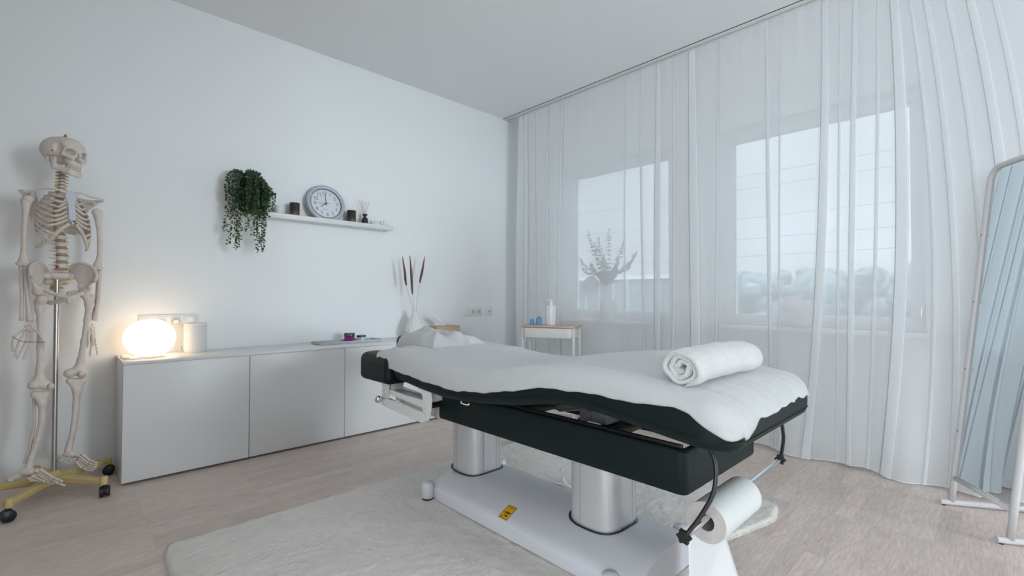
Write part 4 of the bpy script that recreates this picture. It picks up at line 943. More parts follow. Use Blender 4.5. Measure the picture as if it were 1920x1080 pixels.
# clock space: x right, z up, -y towards the viewer; lean back about the lowest point; rolled a little
CM = Matrix.Translation((1.452, 3.516, SB+.001)) @ Matrix.Rotation(-TILT, 4, 'X') @ Matrix.Translation((0, 0, CR)) @ Matrix.Rotation(math.radians(-4), 4, 'Y')
AXM = CM @ Matrix.Rotation(pi/2, 4, 'X')     # lathe axis -> -y
def ck(nm, prof, mm, cap=True, par=t, sm=35):
    m = MB(); m.M = AXM; m.lathe(prof, (0, 0, 0), 72, cap0=cap, cap1=False); return obj(nm, m, mm, par, smooth=sm)
ck('clock_case', [(.10, -.034), (CR-.010, -.030), (CR, -.020), (CR, -.004), (CR-.004, .002), (CR-.014, .005), (CR-.026, .002), (CR-.030, -.004)], CKF, sm=50)
ck('inner_rim', [(CR-.0302, -.003), (CR-.0302, -.012), (CR-.0325, -.012), (CR-.0325, -.003)], CKS, cap=False)
dl = ck('dial', [(CR-.031, -.0110), (CR-.031, -.0095), (0, -.0095)], CKD)
def cf(x, z, d=.0102): return (x, -(-.0095+d-.0102+.0007)-.0, z)
SEG = {'0': [[(0, .2), (0, .8), (.15, 1), (.45, 1), (.6, .8), (.6, .2), (.45, 0), (.15, 0), (0, .2)]], '1': [[(.05, .75), (.3, 1), (.3, 0)]], '2': [[(0, .78), (.12, 1), (.48, 1), (.6, .78), (.5, .5), (0, 0), (.62, 0)]],
       '3': [[(0, .88), (.2, 1), (.5, .95), (.58, .75), (.45, .55), (.2, .52)], [(.2, .52), (.5, .48), (.6, .25), (.5, .05), (.2, 0), (0, .12)]], '4': [[(.45, 0), (.45, 1), (0, .3), (.62, .3)]],
       '5': [[(.58, 1), (.1, 1), (.04, .55), (.3, .62), (.55, .5), (.6, .25), (.45, .03), (.15, 0), (0, .12)]], '6': [[(.5, 1), (.15, .65), (0, .3), (.12, .03), (.45, 0), (.6, .25), (.5, .52), (.2, .55), (.03, .38)]],
       '7': [[(0, 1), (.6, 1), (.2, 0)]], '8': [[(.3, .54), (.08, .7), (.12, .95), (.48, .95), (.52, .7), (.3, .54), (.02, .3), (.1, .02), (.5, .02), (.58, .3), (.3, .54)]], '9': [[(.1, 0), (.45, .35), (.6, .7), (.48, .97), (.15, 1), (0, .75), (.1, .48), (.4, .45), (.57, .62)]]}
for h in range(1, 13):
    a = math.radians(90-30*h); s = str(h); H_ = .0255; Wc = .0195; m = MB(); m.M = CM; cx, cz = .084*math.cos(a), .084*math.sin(a)
    for k, ch in enumerate(s):
        ox = cx+(k-(len(s)-1)/2)*Wc*.92-.3*H_
        for st in SEG[ch]: m.tube([(ox+p[0]*H_, -.0 +.0092, cz-H_/2+p[1]*H_) for p in st], .0019, 5)
    obj('numeral', m, CKI, dl, smooth=60)
m = MB(); m.M = CM
for k in range(60):
    a = 2*pi*k/60; r1, r2 = (.106, .1125) if k % 5 else (.104, .1125); m.tube([(r1*math.cos(a), .0092, r1*math.sin(a)), (r2*math.cos(a), .0092, r2*math.sin(a))], .0005 if k % 5 else .0009, 4, caps=False)
tag(obj('minute_marks', m, CKI, dl, smooth=0), kind='stuff')
m = MB(); m.M = CM
for k, (x0, z0, x1, z1) in enumerate(((-.018, -.046, -.013, -.040), (-.012, -.040, -.010, -.047), (-.008, -.044, -.002, -.046), (.000, -.042, .005, -.047), (.006, -.045, .010, -.044), (.011, -.047, .016, -.046))): m.tube([(x0, .0092, z0), (x1, .0092, z1)], .0008, 4)
obj('maker_script', m, CKI, dl)
def hand(nm, ang, L1, L0, w_, dep):
    a = math.radians(90-ang); m = MB(); m.M = CM; c, s = math.cos(a), math.sin(a); y = dep
    m.tube([(-L0*c, y, -L0*s), (0, y, 0), (L1*c, y, L1*s)], [w_*.8, w_*1.1, w_*.7], 6, flat=.5); return obj(nm, m, CKH, t, smooth=60)
hand('hour_hand', 241, .052, .012, .0036, .006); hand('minute_hand', 4, .080, .014, .0028, .0045); hand('second_hand', 270, .088, .030, .0013, .003)
m = MB(); m.M = AXM; m.lathe([(.005, -.009), (.005, -.002), (.003, -.001), (0, -.001)], (0, 0, 0), 16); obj('hand_hub', m, CKH, t)

# trailing ivy
t = thing('trailing_ivy', 'bushy artificial ivy with trailing strands on the left end of the ledge', 'plant', (.925, 3.53, SB))
m = MB(); m.lathe([(.040, 0), (.047, .004), (.056, .085), (.058, .088), (.052, .088), (.048, .07), (0, .07)], (.925, 3.545, SB), 32); obj('pot', m, PLAST, t, smooth=35)
LV1 = mat('ivy_leaf_green', (.012, .045, .024), .45, var=(70, .4)); LV2 = mat('ivy_leaf_yellow', (.07, .10, .014), .5, var=(60, .4)); IVS = mat('ivy_stem', (.05, .09, .03), .6)
strands = []; top = Vector((.925, 3.54, SB+.09))
def strand(px, py, hz, ez, spread=.0): strands.append((px, py, hz, ez))
for k in range(60):
    a = rng.uniform(0, 2*pi); rx = rng.uniform(.02, .105)*math.cos(a); ry = -abs(rng.uniform(.0, .12)*math.sin(a))-.01
    crest = rng.uniform(.16, .275); e = rng.uniform(.02, .12); strands.append((.925+rx, 3.50+ry, SB+crest, SB+.08-e))
for x, y, ez in ((.812, 3.47, 1.305), (.80, 3.50, 1.34), (.825, 3.455, 1.38), (.838, 3.46, 1.315), (.85, 3.49, 1.36), (.785, 3.51, 1.42), (.960, 3.45, 1.292), (.975, 3.46, 1.30), (.985, 3.455, 1.36), (.945, 3.47, 1.37), (.99, 3.49, 1.33), (.895, 3.46, 1.43), (.91, 3.45, 1.40), (.93, 3.48, 1.45), (1.005, 3.50, 1.47), (1.02, 3.52, 1.55), (1.04, 3.50, 1.60), (1.055, 3.51, 1.62)):
    strands.append((x, y, SB+rng.uniform(.19, .28), ez))
m = MB(); lf = MB(); lf2 = MB()
def leaf(mb, p, d, up, L_):
    d = d.normalized(); s = d.cross(up); s = s.normalized() if s.length > 1e-4 else Vector((1, 0, 0)); n_ = s.cross(d)
    pts = [p, p+d*L_*.35+s*L_*.42+n_*L_*.05, p+d*L_*.75+s*L_*.32, p+d*L_+n_*(-L_*.12), p+d*L_*.75-s*L_*.32, p+d*L_*.35-s*L_*.42+n_*L_*.05]; c = p+d*L_*.5-n_*L_*.08
    vs = [mb.v(q) for q in pts]; vc = mb.v(c)
    for k in range(6): mb.bm.faces.new((vs[k], vs[(k+1) % 6], vc))
for (x, y, cz, ez) in strands:
    mid = Vector(((x+top.x)/2, (y+top.y)/2, cz)); P = spl([top+Vector((rng.uniform(-.03, .03), rng.uniform(-.01, .02), -.01)), mid, Vector((x, y, cz-.04-.2*abs(x-.925))), Vector((x+rng.uniform(-.012, .012), y-.004, (cz+ez)/2)), Vector((x+rng.uniform(-.015, .015), y, ez))], 26)
    for p in P: p.y = min(p.y, YW-.015)
    m.tube(P, .0011, 4, caps=False); Ls = sum((P[i+1]-P[i]).length for i in range(25)); nl = int(Ls/.0052)
    for k in range(nl):
        f = k/nl*24.99; i = int(f); p = P[i].lerp(P[i+1], f-i); a = rng.uniform(0, 2*pi)
        d = Vector((math.cos(a), -abs(math.sin(a))*.9+.2, rng.uniform(-1.1, .1))); L_ = rng.uniform(.012, .0195)*(1.0 if f < 18 else .85)
        if p.y > YW-.03: d.y = -abs(d.y)
        leaf(lf2 if rng.rand() < (.28 if p.z > 1.6 else .5) else lf, p+d.normalized()*.004, d, Vector((rng.uniform(-.6, .6), -1, rng.uniform(0, .8))), L_)
obj('stems', m, IVS, t, smooth=180); tag(obj('green_leaves', lf, LV1, t, smooth=0), kind='stuff'); tag(obj('yellow_green_leaves', lf2, LV2, t, smooth=0), kind='stuff')

# ------------------------------------------------ trolley by the curtain with things on it
A2 = Vector((2.586, 2.613, 0)); D2 = Vector((.162, -.409, 0)).normalized(); N2 = Vector((.409, .162, 0)).normalized(); ZT = .778
CMx = Matrix(((D2.x, N2.x, 0, A2.x), (D2.y, N2.y, 0, A2.y), (0, 0, 1, 0), (0, 0, 0, 1)))
t = thing('utility_trolley', 'white metal trolley with birch top in front of the curtain, behind the massage table', 'trolley', (2.81, 2.46, 0))
BIRCH = mat('birch_top', (.58, .42, .30), .5, var=(8, .1)); TRW = mat('trolley_white', (.76, .76, .74), .4)
TW, TD = .44, .255
def rrl(x0, x1, y0, y1, r, z, k=6): return rr(x0, x1, y0, y1, r, z, k)
m = MB(); m.M = CMx; V = m.grid([rrl(.002, TW-.002, .002, TD-.002, .035, ZT-.014), rrl(0, TW, 0, TD, .037, ZT-.012), rrl(0, TW, 0, TD, .037, ZT-.002), rrl(.002, TW-.002, .002, TD-.002, .035, ZT)], cv=True); m.bm.faces.new(V[0]); m.bm.faces.new(V[-1]); obj('wooden_top', m, BIRCH, t, smooth=40)
for z0, z1 in ((ZT-.092, ZT-.018), (.42, .50), (.12, .20)):
    m = MB(); m.M = CMx; o = [rrl(.02, TW-.02, .012, TD-.012, .045, z0), rrl(.018, TW-.018, .010, TD-.010, .045, z0+.004), rrl(.018, TW-.018, .010, TD-.010, .045, z1), rrl(.024, TW-.024, .016, TD-.016, .042, z1), rrl(.024, TW-.024, .016, TD-.016, .042, z0+.006)]
    V = m.grid(o, cv=True); m.bm.faces.new(V[0]); m.bm.faces.new(V[-1]); obj('shelf_basket', m, TRW, t, smooth=40)
for x, y in ((.012, .05), (.012, TD-.05), (TW-.012, .05), (TW-.012, TD-.05)):
    m = MB(); m.M = CMx; m.box(x-.008, x+.008, y-.014, y+.014, .06, ZT-.014, .003); lg = obj('leg', m, TRW, t)
    m = MB(); m.M = CMx; m.tube([(x-.008, y, .028), (x+.008, y, .028)], .027, 18); m.box(x-.012, x+.012, y-.008, y+.008, .03, .062); obj('caster', m, BLACK, lg)
BLUE = mat('blue_silicone', (.13, .33, .62), .35, trans=.15, sheen=.2)
def tloc(u, v): p = CMx @ Vector((u, v, ZT)); return p
for u, v, r, h, lb in ((.075, .085, .0185, .048, 'smaller blue silicone cupping cup on the trolley top'), (.135, .085, .0245, .068, 'larger blue silicone cupping cup on the trolley, nearer the white bottle')):
    p = tloc(u, v); t2 = thing('cupping_cup', lb, 'cup', p); m = MB()
    m.lathe([(r*1.22, 0), (r*1.24, .003), (r*1.05, .006), (r, h*.2), (r*.93, h*.6), (r*.8, h*.82), (r*.5, h*.96), (r*.2, h), (0, h)], p, 32); obj('cup_body', m, BLUE, t2, smooth=180)
p = tloc(.235, .085); t2 = thing('pump_bottle', 'white pump bottle standing on the birch top of the trolley', 'bottle', p)
m = MB(); V = m.grid([[(p.x+q[0], p.y+q[1], p.z+z) for q in [(c[0], c[1]) for c in rr(-w_, w_, -w_*.8, w_*.8, w_*.35, 0, 5)]] for w_, z in ((.026, 0), (.029, .004), (.029, .03), (.036, .142), (.034, .152), (.015, .156))], cv=True); m.bm.faces.new(V[0]); m.bm.faces.new(V[-1]); obj('bottle_body', m, PLAST, t2, smooth=30)
m = MB(); m.lathe([(.0155, .156), (.0155, .168), (.013, .174), (.007, .180), (.006, .192)], p, 20); obj('collar', m, PLAST, t2)
m = MB(); m.box(p.x-.011, p.x+.007, p.y-.007, p.y+.007, p.z+.190, p.z+.200, .003); m.tube([(p.x-.006, p.y+.002, p.z+.196), (p.x-.026, p.y+.012, p.z+.197), (p.x-.030, p.y+.014, p.z+.188)], .0042, 8); obj('pump_nozzle', m, PLAST, t2)

# ------------------------------------------------ standing mirror
MB_L = Vector((3.105, .182, 0)); MB_R = Vector((2.787, -.010, 0)); MD = (MB_R-MB_L).normalized(); MN = Vector((-MD.y, MD.x, 0)); 
if MN.dot(-MB_L) < 0: MN = -MN      # towards the camera side
BACK = -MN
MW_ = (MB_R-MB_L).length
def mp(u, z, d=0):   # u along width from the left upright, z height, d depth in front (+ towards viewer side)
    return MB_L+MD*u+Vector((0, 0, z))+BACK*(.113*z-.0)+MN*d
t = thing('standing_mirror', 'leaning full-length mirror in a white tube frame at the right edge of the room', 'mirror', (MB_L+MB_R)/2)
MF = mat('mirror_frame_white', (.64, .625, .63), .35); HT = 1.615; r = .0135; zb = .135
fr_ = [mp(0, zb+.05)]+[mp(0, z) for z in np.linspace(.3, HT-.06, 8)]+[mp(.06*(1-math.cos(a)), HT-.06+.06*math.sin(a)) for a in np.linspace(.2, pi/2, 7)]+[mp(u, HT) for u in np.linspace(.1, MW_-.1, 4)]+[mp(MW_-.06+.06*math.sin(a), HT-.06+.06*math.cos(a)) for a in np.linspace(.0, pi/2-.2, 7)]+[mp(MW_, z) for z in np.linspace(HT-.06, .3, 8)]+[mp(MW_, zb+.05)]
m = MB(); m.tube([mp(0, .02)]+fr_+[mp(MW_, .02)], r, 16); fo = obj('frame_tube', m, MF, t, smooth=180)
m = MB(); m.tube([mp(0, zb), mp(MW_, zb)], .0115, 14); obj('lower_rail', m, MF, t, smooth=180)
MIR = mat('mirror_silver', (.72, .80, .84), .015, metal=1)
m = MB(); pts = []
gi = .016
for cu, cz, a0 in ((MW_-gi-.05, HT-gi-.05, 0), (gi+.05, HT-gi-.05, pi/2)):
    for k in range(8): a = a0+pi/2*k/7; pts.append(mp(cu+.05*math.cos(a), cz+.05*math.sin(a), -.001))
pts += [mp(gi, zb+.014, -.001), mp(MW_-gi, zb+.014, -.001)]
m.prism(pts, -MN*.004); obj('mirror_glass', m, MIR, t, smooth=0)
m = MB(); m.prism([p-MN*.0045 for p in pts], -MN*.006); obj('backing_board', m, PLAST, t, smooth=0)
for z in (.66, .98, 1.30, .36):
    for u in (0,): 
        m = MB(); m.tube([mp(u+.004, z, .010), mp(u+.006, z, .0155)], .004, 10); obj('frame_screw', m, STEEL, fo)
for u, nm in ((0, 'l'), (MW_, 'r')):
    b = mp(u, .016); m = MB(); m.tube([b+MN*.045, b+BACK*.36], .013, 14); ft = obj('foot', m, MF, t, smooth=50)
    for q in (.030, -.34):
        m = MB(); c = b+MN*q; m.lathe([(.008, 0), (.008, .006)], (c.x, c.y, 0), 12); obj('foot_glide', m, BLACK, ft)
    m = MB(); m.tube([mp(u, .118), mp(u, .122)], .0142, 16); obj('joint_ring', m, SOCKD, fo)
# rear clothes rail of the mirror stand
for u in (0, MW_):
    m = MB(); m.tube([mp(u, .016)+BACK*.34, mp(u, HT*.8)], .009, 12); obj('rear_strut', m, MF, t, smooth=180)
m = MB(); m.tube([mp(0, .016)+BACK*.34, mp(MW_, .016)+BACK*.34], .009, 12); obj('rear_rail', m, MF, t, smooth=180)

# ------------------------------------------------ on the window sill
t = thing('sill_vase', 'white double-bulb vase on the sill of the narrower window behind the curtain', 'vase', (3.52, 2.43, .80))
m = MB(); m.lathe([(.035, 0), (.05, .01), (.066, .06), (.072, .10), (.062, .145), (.035, .175), (.030, .195), (.042, .22), (.046, .25), (.036, .28), (.025, .29), (.02, .28), (0, .2)], (3.52, 2.43, .80), 36); obj('vase_body', m, VASEM, t, smooth=180)
EUC = mat('eucalyptus_leaf', (.035, .06, .06), .6, var=(40, .2)); t = thing('eucalyptus_bunch', 'bunch of eucalyptus branches in the vase on the window sill', 'plant', (3.52, 2.43, 1.05))
m = MB(); lf = MB()
for y, z, n_ in ((2.625, 1.62, 20), (2.53, 1.50, 18), (2.47, 1.54, 16), (2.36, 1.60, 20), (2.20, 1.50, 20), (2.70, 1.36, 16), (2.08, 1.38, 16), (2.26, 1.34, 18), (2.56, 1.32, 14), (2.42, 1.38, 16), (2.15, 1.30, 14), (2.66, 1.28, 12), (2.32, 1.26, 14)):
    dx = rng.uniform(-.10, .0); P = spl([(3.52, 2.43, 1.0), (3.52+dx*.3, 2.43+(y-2.43)*.25, 1.18), (3.52+dx*.8, 2.43+(y-2.43)*.75, 1.05+(z-1.05)*.7), (3.52+dx, y, z)], 22); m.tube(P, .0016, 5, caps=False)
    for k in range(n_):
        f = 5+k/n_*16; i = int(f); p = P[i]; s = 1-.55*k/n_
        for sd in (-1, 1):
            d = Vector((rng.uniform(-.6, .6), sd*1.0, rng.uniform(-.2, .5))); leaf(lf, p, d, Vector((-1, rng.uniform(-.5, .5), rng.uniform(-.2, .8))), .036*s*rng.uniform(.8, 1.15))
obj('branches', m, BARK, t, smooth=180); tag(obj('leaves', lf, EUC, t, smooth=0), kind='stuff')
t = thing('round_ornament', 'flat round pale ornament standing on the window sill beside the double-bulb vase', 'ornament', (3.50, 2.60, .80))
m = MB(); m.M = Matrix.Translation((3.50, 2.60, 1.10)) @ Matrix.Rotation(pi/2, 4, 'Y'); m.lathe([(.075, -.006), (.088, -.004), (.088, .004), (.075, .006)], (0, 0, 0), 40); obj('disc', m, VASEM, t)
m = MB(); m.tube([(3.50, 2.60, .81), (3.50, 2.60, 1.02)], .005, 8); m.lathe([(.04, 0), (.04, .008), (.01, .014)], (3.50, 2.60, .80), 20); obj('ornament_stand', m, VASEM, t)
def bear(X, Y, Z):
    d = sE(X, Y, Z, (0, .012, .165), (.045, .050, .045)); d = sU(d, sE(X, Y, Z, (0, -.075, .145), (.035, .040, .042)), .02); d = sU(d, sE(X, Y, Z, (0, -.02, .065), (.055, .08, .075)), .03)
    d = sU(d, sE(X, Y, Z, (0, .045, .195), (.014, .016, .016)), .008); return np.maximum(sU(d, sE(X, Y, Z, (0, -.02, .20), (.014, .016, .014)), .008), -Z)
t = thing('white_sculpture', 'rounded white sculpture on the sill of the wider window behind the curtain', 'ornament', (3.50, .945, .80)); o = sdf_obj('sculpture_body', bear, (-.08, -.13, -.005), (.08, .12, .23), .006, VASEM, None); o.parent = t; o['_w'] = list(t['_w'])

# ------------------------------------------------ teaching skeleton
K = {
 'hum_R': [(-0.1219,3.265,1.4752),(-0.1231,3.265,1.4362),(-0.1254,3.265,1.3454),(-0.1275,3.27,1.2295),(-0.1286,3.27,1.1856),(-0.1282,3.27,1.1547)],
 'hum_L': [(0.1425,3.36,1.4597),(0.1434,3.365,1.4144),(0.1513,3.37,1.3293),(0.1526,3.37,1.2285),(0.1468,3.37,1.1792),(0.1427,3.365,1.1501)],
 'ball_R': (-0.1071,3.255,1.4707),
 'ball_L': (0.1274,3.355,1.4542),
 'ulna_R': [(-0.1341,3.285,1.1526),(-0.1334,3.285,1.1009),(-0.1312,3.275,0.9848),(-0.1311,3.265,0.8799)],
 'rad_R': [(-0.1206,3.265,1.1419),(-0.12,3.265,1.1007),(-0.1108,3.255,0.9849),(-0.1017,3.245,0.8745)],
 'ulna_L': [(0.1476,3.375,1.1392),(0.1481,3.375,1.0989),(0.1409,3.365,0.9697),(0.1247,3.355,0.8763)],
 'rad_L': [(0.1556,3.36,1.1332),(0.154,3.36,1.093),(0.1488,3.35,0.9698),(0.1348,3.34,0.8681)],
 'carp_R': [(-0.1137,3.24,0.8522),(-0.1029,3.235,0.8571),(-0.0919,3.23,0.8492),(-0.108,3.235,0.8369),(-0.0971,3.23,0.8366),(-0.0844,3.225,0.8388)],
 'hand_R': [[(-0.1188,3.24,0.8371),(-0.1395,3.235,0.8181),(-0.1529,3.23,0.8041),(-0.1585,3.215,0.7655),(-0.1525,3.205,0.736)],[(-0.1132,3.235,0.8295),(-0.1249,3.225,0.8078),(-0.1347,3.215,0.7864),(-0.1438,3.2,0.7457),(-0.148,3.19,0.7121)],[(-0.1061,3.235,0.8291),(-0.1088,3.22,0.8047),(-0.1114,3.205,0.7806),(-0.1294,3.19,0.7379),(-0.1405,3.18,0.7025)],[(-0.0952,3.23,0.8289),(-0.0944,3.215,0.8042),(-0.0954,3.2,0.7799),(-0.1083,3.185,0.7342),(-0.1198,3.18,0.7006)],[(-0.0808,3.225,0.8361),(-0.0692,3.205,0.8162),(-0.0595,3.19,0.7961),(-0.0536,3.18,0.7735),(-0.0514,3.175,0.7534)]],
 'carp_L': [(0.1162,3.34,0.8434),(0.1248,3.345,0.8456),(0.1139,3.33,0.8327),(0.1228,3.345,0.8316)],
 'hand_L': [[(0.1316,3.355,0.8364),(0.1363,3.355,0.8021),(0.139,3.355,0.7651),(0.1458,3.35,0.7224),(0.1503,3.345,0.6855)],[(0.1272,3.35,0.834),(0.1296,3.345,0.803),(0.1298,3.34,0.7723),(0.1258,3.33,0.7282),(0.1176,3.32,0.6933)],[(0.1227,3.34,0.8318),(0.125,3.335,0.8038),(0.1231,3.33,0.7705),(0.1234,3.32,0.7236),(0.1195,3.31,0.6829)],[(0.1202,3.33,0.8324),(0.1246,3.325,0.8072),(0.1269,3.32,0.7794),(0.1291,3.315,0.7544),(0.1334,3.31,0.7349)],[(0.1092,3.315,0.8337),(0.1114,3.305,0.8063),(0.1115,3.3,0.7843),(0.1118,3.295,0.7542),(0.1078,3.29,0.7299)]],
 'fem_R': [(-0.0779,3.25,0.9693),(-0.0663,3.245,0.933),(-0.0635,3.235,0.8813),(-0.0632,3.225,0.7529),(-0.0617,3.22,0.6504),(-0.0645,3.22,0.5942)],
 'femhead_R': (-0.0613,3.235,0.9823),
 'troch_R': (-0.0828,3.25,0.928),
 'cond_R': [(-0.0821,3.215,0.5716),(-0.0459,3.225,0.5656)],
 'pat_R': (-0.0233,3.19,0.5623),
 'fem_L': [(0.1227,3.345,0.9954),(0.1147,3.34,0.9504),(0.107,3.325,0.8724),(0.0956,3.31,0.7625),(0.0844,3.3,0.6676),(0.0729,3.295,0.6172)],
 'femhead_L': (0.0905,3.325,1.0121),
 'cond_L': [(0.041,3.29,0.605),(0.0897,3.31,0.5972)],
 'pat_L': (0.0845,3.265,0.6004),
 'tib_R': [(-0.0615,3.215,0.5203),(-0.0537,3.215,0.4807),(-0.0526,3.225,0.3916),(-0.0679,3.235,0.3027),(-0.0868,3.245,0.2203),(-0.0953,3.25,0.1752)],
 'fib_R': [(-0.0798,3.235,0.502),(-0.0812,3.245,0.457),(-0.0803,3.25,0.3789),(-0.0916,3.255,0.2777),(-0.1067,3.262,0.1952)],
 'tib_L': [(0.0698,3.3,0.5569),(0.0704,3.3,0.5131),(0.0676,3.305,0.4308),(0.0611,3.31,0.3274),(0.0484,3.32,0.2462),(0.043,3.322,0.2089)],
 'fib_L': [(0.0888,3.315,0.525),(0.08,3.325,0.4448),(0.0735,3.33,0.3349),(0.0586,3.335,0.2462),(0.0473,3.338,0.1987)],
 'tibhead_R': [(-0.0797,3.215,0.528),(-0.0434,3.225,0.5214)],
 'tibhead_L': [(0.0435,3.29,0.5668),(0.0923,3.31,0.5583)],
 'calc_R': [(-0.1551,3.265,0.1309),(-0.1339,3.255,0.1406),(-0.1091,3.245,0.1597),(-0.091,3.235,0.1577)],
 'mid_R': [(-0.0799,3.225,0.1576),(-0.0654,3.215,0.1616),(-0.076,3.225,0.1363),(-0.0869,3.235,0.1262)],
 'toes_R': [[(-0.0563,3.21,0.1658),(-0.032,3.19,0.1446),(-0.0096,3.17,0.1239),(0.0091,3.155,0.1155),(0.024,3.145,0.1041)],[(-0.0599,3.215,0.1552),(-0.0356,3.2,0.1326),(-0.0131,3.18,0.1118),(0.0093,3.165,0.0947),(0.0338,3.155,0.0781)],[(-0.0652,3.22,0.145),(-0.0429,3.205,0.1255),(-0.0205,3.195,0.1045),(-0.0037,3.185,0.0951),(0.0151,3.175,0.0852)],[(-0.0761,3.23,0.1298),(-0.0539,3.215,0.1154),(-0.0353,3.205,0.1031),(-0.0186,3.2,0.0923),(-0.0055,3.195,0.0876)],[(-0.0905,3.24,0.1156),(-0.0686,3.23,0.11),(-0.0502,3.22,0.1054),(-0.0316,3.21,0.0955),(-0.0167,3.205,0.0878)]],
 'calc_L': [(0.0161,3.345,0.1607),(0.0277,3.335,0.174),(0.0413,3.325,0.1896),(0.0531,3.315,0.1893)],
 'mid_L': [(0.063,3.305,0.1867),(0.079,3.3,0.1815),(0.0675,3.315,0.1615),(0.0556,3.32,0.1576)],
 'toes_L': [[(0.087,3.29,0.1767),(0.103,3.275,0.1576),(0.1191,3.26,0.1412),(0.1351,3.25,0.1344),(0.1515,3.245,0.1262)],[(0.0832,3.295,0.1682),(0.0992,3.28,0.1491),(0.1173,3.265,0.1322),(0.1355,3.255,0.1221),(0.1499,3.25,0.1117)],[(0.0794,3.3,0.1569),(0.0935,3.29,0.1397),(0.1098,3.28,0.122),(0.128,3.27,0.1091),(0.1443,3.26,0.0995)],[(0.0715,3.305,0.1521),(0.0836,3.295,0.1327),(0.0958,3.285,0.116),(0.118,3.275,0.1021),(0.1406,3.27,0.0923)],[(0.0948,3.285,0.1843),(0.1109,3.27,0.1679),(0.1269,3.255,0.1515),(0.141,3.245,0.1452),(0.1532,3.24,0.138)]],
 'il_R': [[(-0.0978,3.19,1.094),(-0.1035,3.215,1.1226),(-0.0967,3.245,1.1499),(-0.076,3.285,1.162),(-0.0579,3.33,1.1478),(-0.0484,3.36,1.1252)],[(-0.0888,3.205,1.0514),(-0.0801,3.225,1.039),(-0.0716,3.245,1.0472),(-0.0634,3.28,1.0742),(-0.0552,3.325,1.0995),(-0.0463,3.36,1.109)]],
 'il_L': [[(0.1297,3.23,1.0724),(0.1365,3.255,1.1063),(0.1188,3.295,1.1488),(0.0783,3.335,1.1683),(0.0484,3.37,1.1573),(0.0366,3.385,1.1351)],[(0.1103,3.245,1.0394),(0.0968,3.265,1.0257),(0.0749,3.295,1.0505),(0.061,3.33,1.0784),(0.0471,3.365,1.1012),(0.037,3.385,1.1127)]],
 'acet_R': (-0.0728,3.235,1.0186),
 'acet_L': (0.0954,3.285,1.0258),
 'ram_R': [(-0.06,3.225,1.0341),(-0.0318,3.205,1.0135),(-0.0035,3.19,1.0007),(0.023,3.18,0.9929)],
 'ram_L': [(0.0852,3.28,1.0147),(0.0663,3.24,1.0063),(0.0462,3.2,0.9929),(0.0326,3.18,0.9877)],
 'isc_R': [(-0.0677,3.27,0.9952),(-0.0526,3.28,0.9689),(-0.0296,3.25,0.9638),(-0.0032,3.21,0.9719),(0.0194,3.185,0.9798)],
 'isc_L': [(0.0796,3.3,1.012),(0.0555,3.31,1.0174),(0.0353,3.29,1.0117),(0.0293,3.24,0.9848),(0.031,3.19,0.9692)],
}
BONE = mat('ivory_bone_plastic', (.70, .625, .575), .5, var=(30, .05), bump=(120, .15)); CART = mat('cartilage_cream', (.62, .555, .47), .5); STERN = mat('sternum_grey_white', (.60, .62, .68), .45)
DISC = mat('disc_tan', (.40, .27, .17), .5); NERVE = mat('nerve_yellow', (.62, .33, .03), .5); CAVE = mat('socket_bone', (.42, .33, .27), .6); YBASE = mat('stand_yellow', (.60, .47, .20), .5, var=(6, .04)); DRED = mat('prolapsed_red', (.30, .03, .015), .4)
sk = thing('anatomical_skeleton', 'life-size teaching skeleton on a yellow wheeled stand at the left wall', 'skeleton', (-.009, 3.33, 0))
HX, HY_ = -.009, 3.33
# stand
m = MB(); m.lathe([(.036, .066), (.040, .075), (.040, .096), (.030, .104), (.022, .116), (.018, .118), (0, .118)], (HX, HY_, 0), 28); hub = obj('stand_hub', m, YBASE, sk)
m = MB(); m.tube([(HX, HY_, .10), (-.010, 3.33, .6), (-.011, 3.33, 1.105)], .0105, 20); obj('stand_pole', m, STEEL, sk)
for ex, ey in ((-.150, 3.065), (.172, 3.115), (.207, 3.470), (-.075, 3.555), (-.305, 3.375)):
    d = Vector((ex-HX, ey-HY_, 0)); L_ = d.length; d.normalize(); s = Vector((-d.y, d.x, 0)); m = MB(); rws = []
    for q, w_, z0, z1 in ((.02, .024, .060, .098), (.10, .021, .062, .096), (.22, .017, .064, .090), (L_-.016, .014, .066, .086), (L_, .013, .066, .086)):
        c = Vector((HX, HY_, 0))+d*q; rws.append([c+s*a*w_+Vector((0, 0, z)) for a, z in ((-.8, z0), (-1, z0+.006), (-1, z1-.005), (-.75, z1), (.75, z1), (1, z1-.005), (1, z0+.006), (.8, z0))])
    V = m.grid(rws, cv=True); m.bm.faces.new(V[0]); m.bm.faces.new(V[-1][::-1]); ar = obj('stand_leg', m, YBASE, sk, smooth=30)
    m = MB(); m.lathe([(.015, .060), (.016, .066), (.016, .094), (.012, .099), (0, .1)], (ex, ey, 0), 20); obj('leg_end', m, YBASE, ar, smooth=40)
    c = Vector((ex, ey, 0))+d*.006; w_ = s*.7+d*.7; w_.normalize(); m = MB()
    m.tube([c-w_*.021+Vector((0, 0, .0262)), c-w_*.018+Vector((0, 0, .0262)), c-w_*.005+Vector((0, 0, .0262)), c-w_*.004+Vector((0, 0, .0262)), c+w_*.004+Vector((0, 0, .0262)), c+w_*.005+Vector((0, 0, .0262)), c+w_*.018+Vector((0, 0, .0262)), c+w_*.021+Vector((0, 0, .0262))], [.022, .026, .026, .018, .018, .026, .026, .022], 22)
    m.tube([c+Vector((0, 0, .03)), c+Vector((0, 0, .064))], .009, 10); obj('caster', m, BLACK, ar, smooth=50)
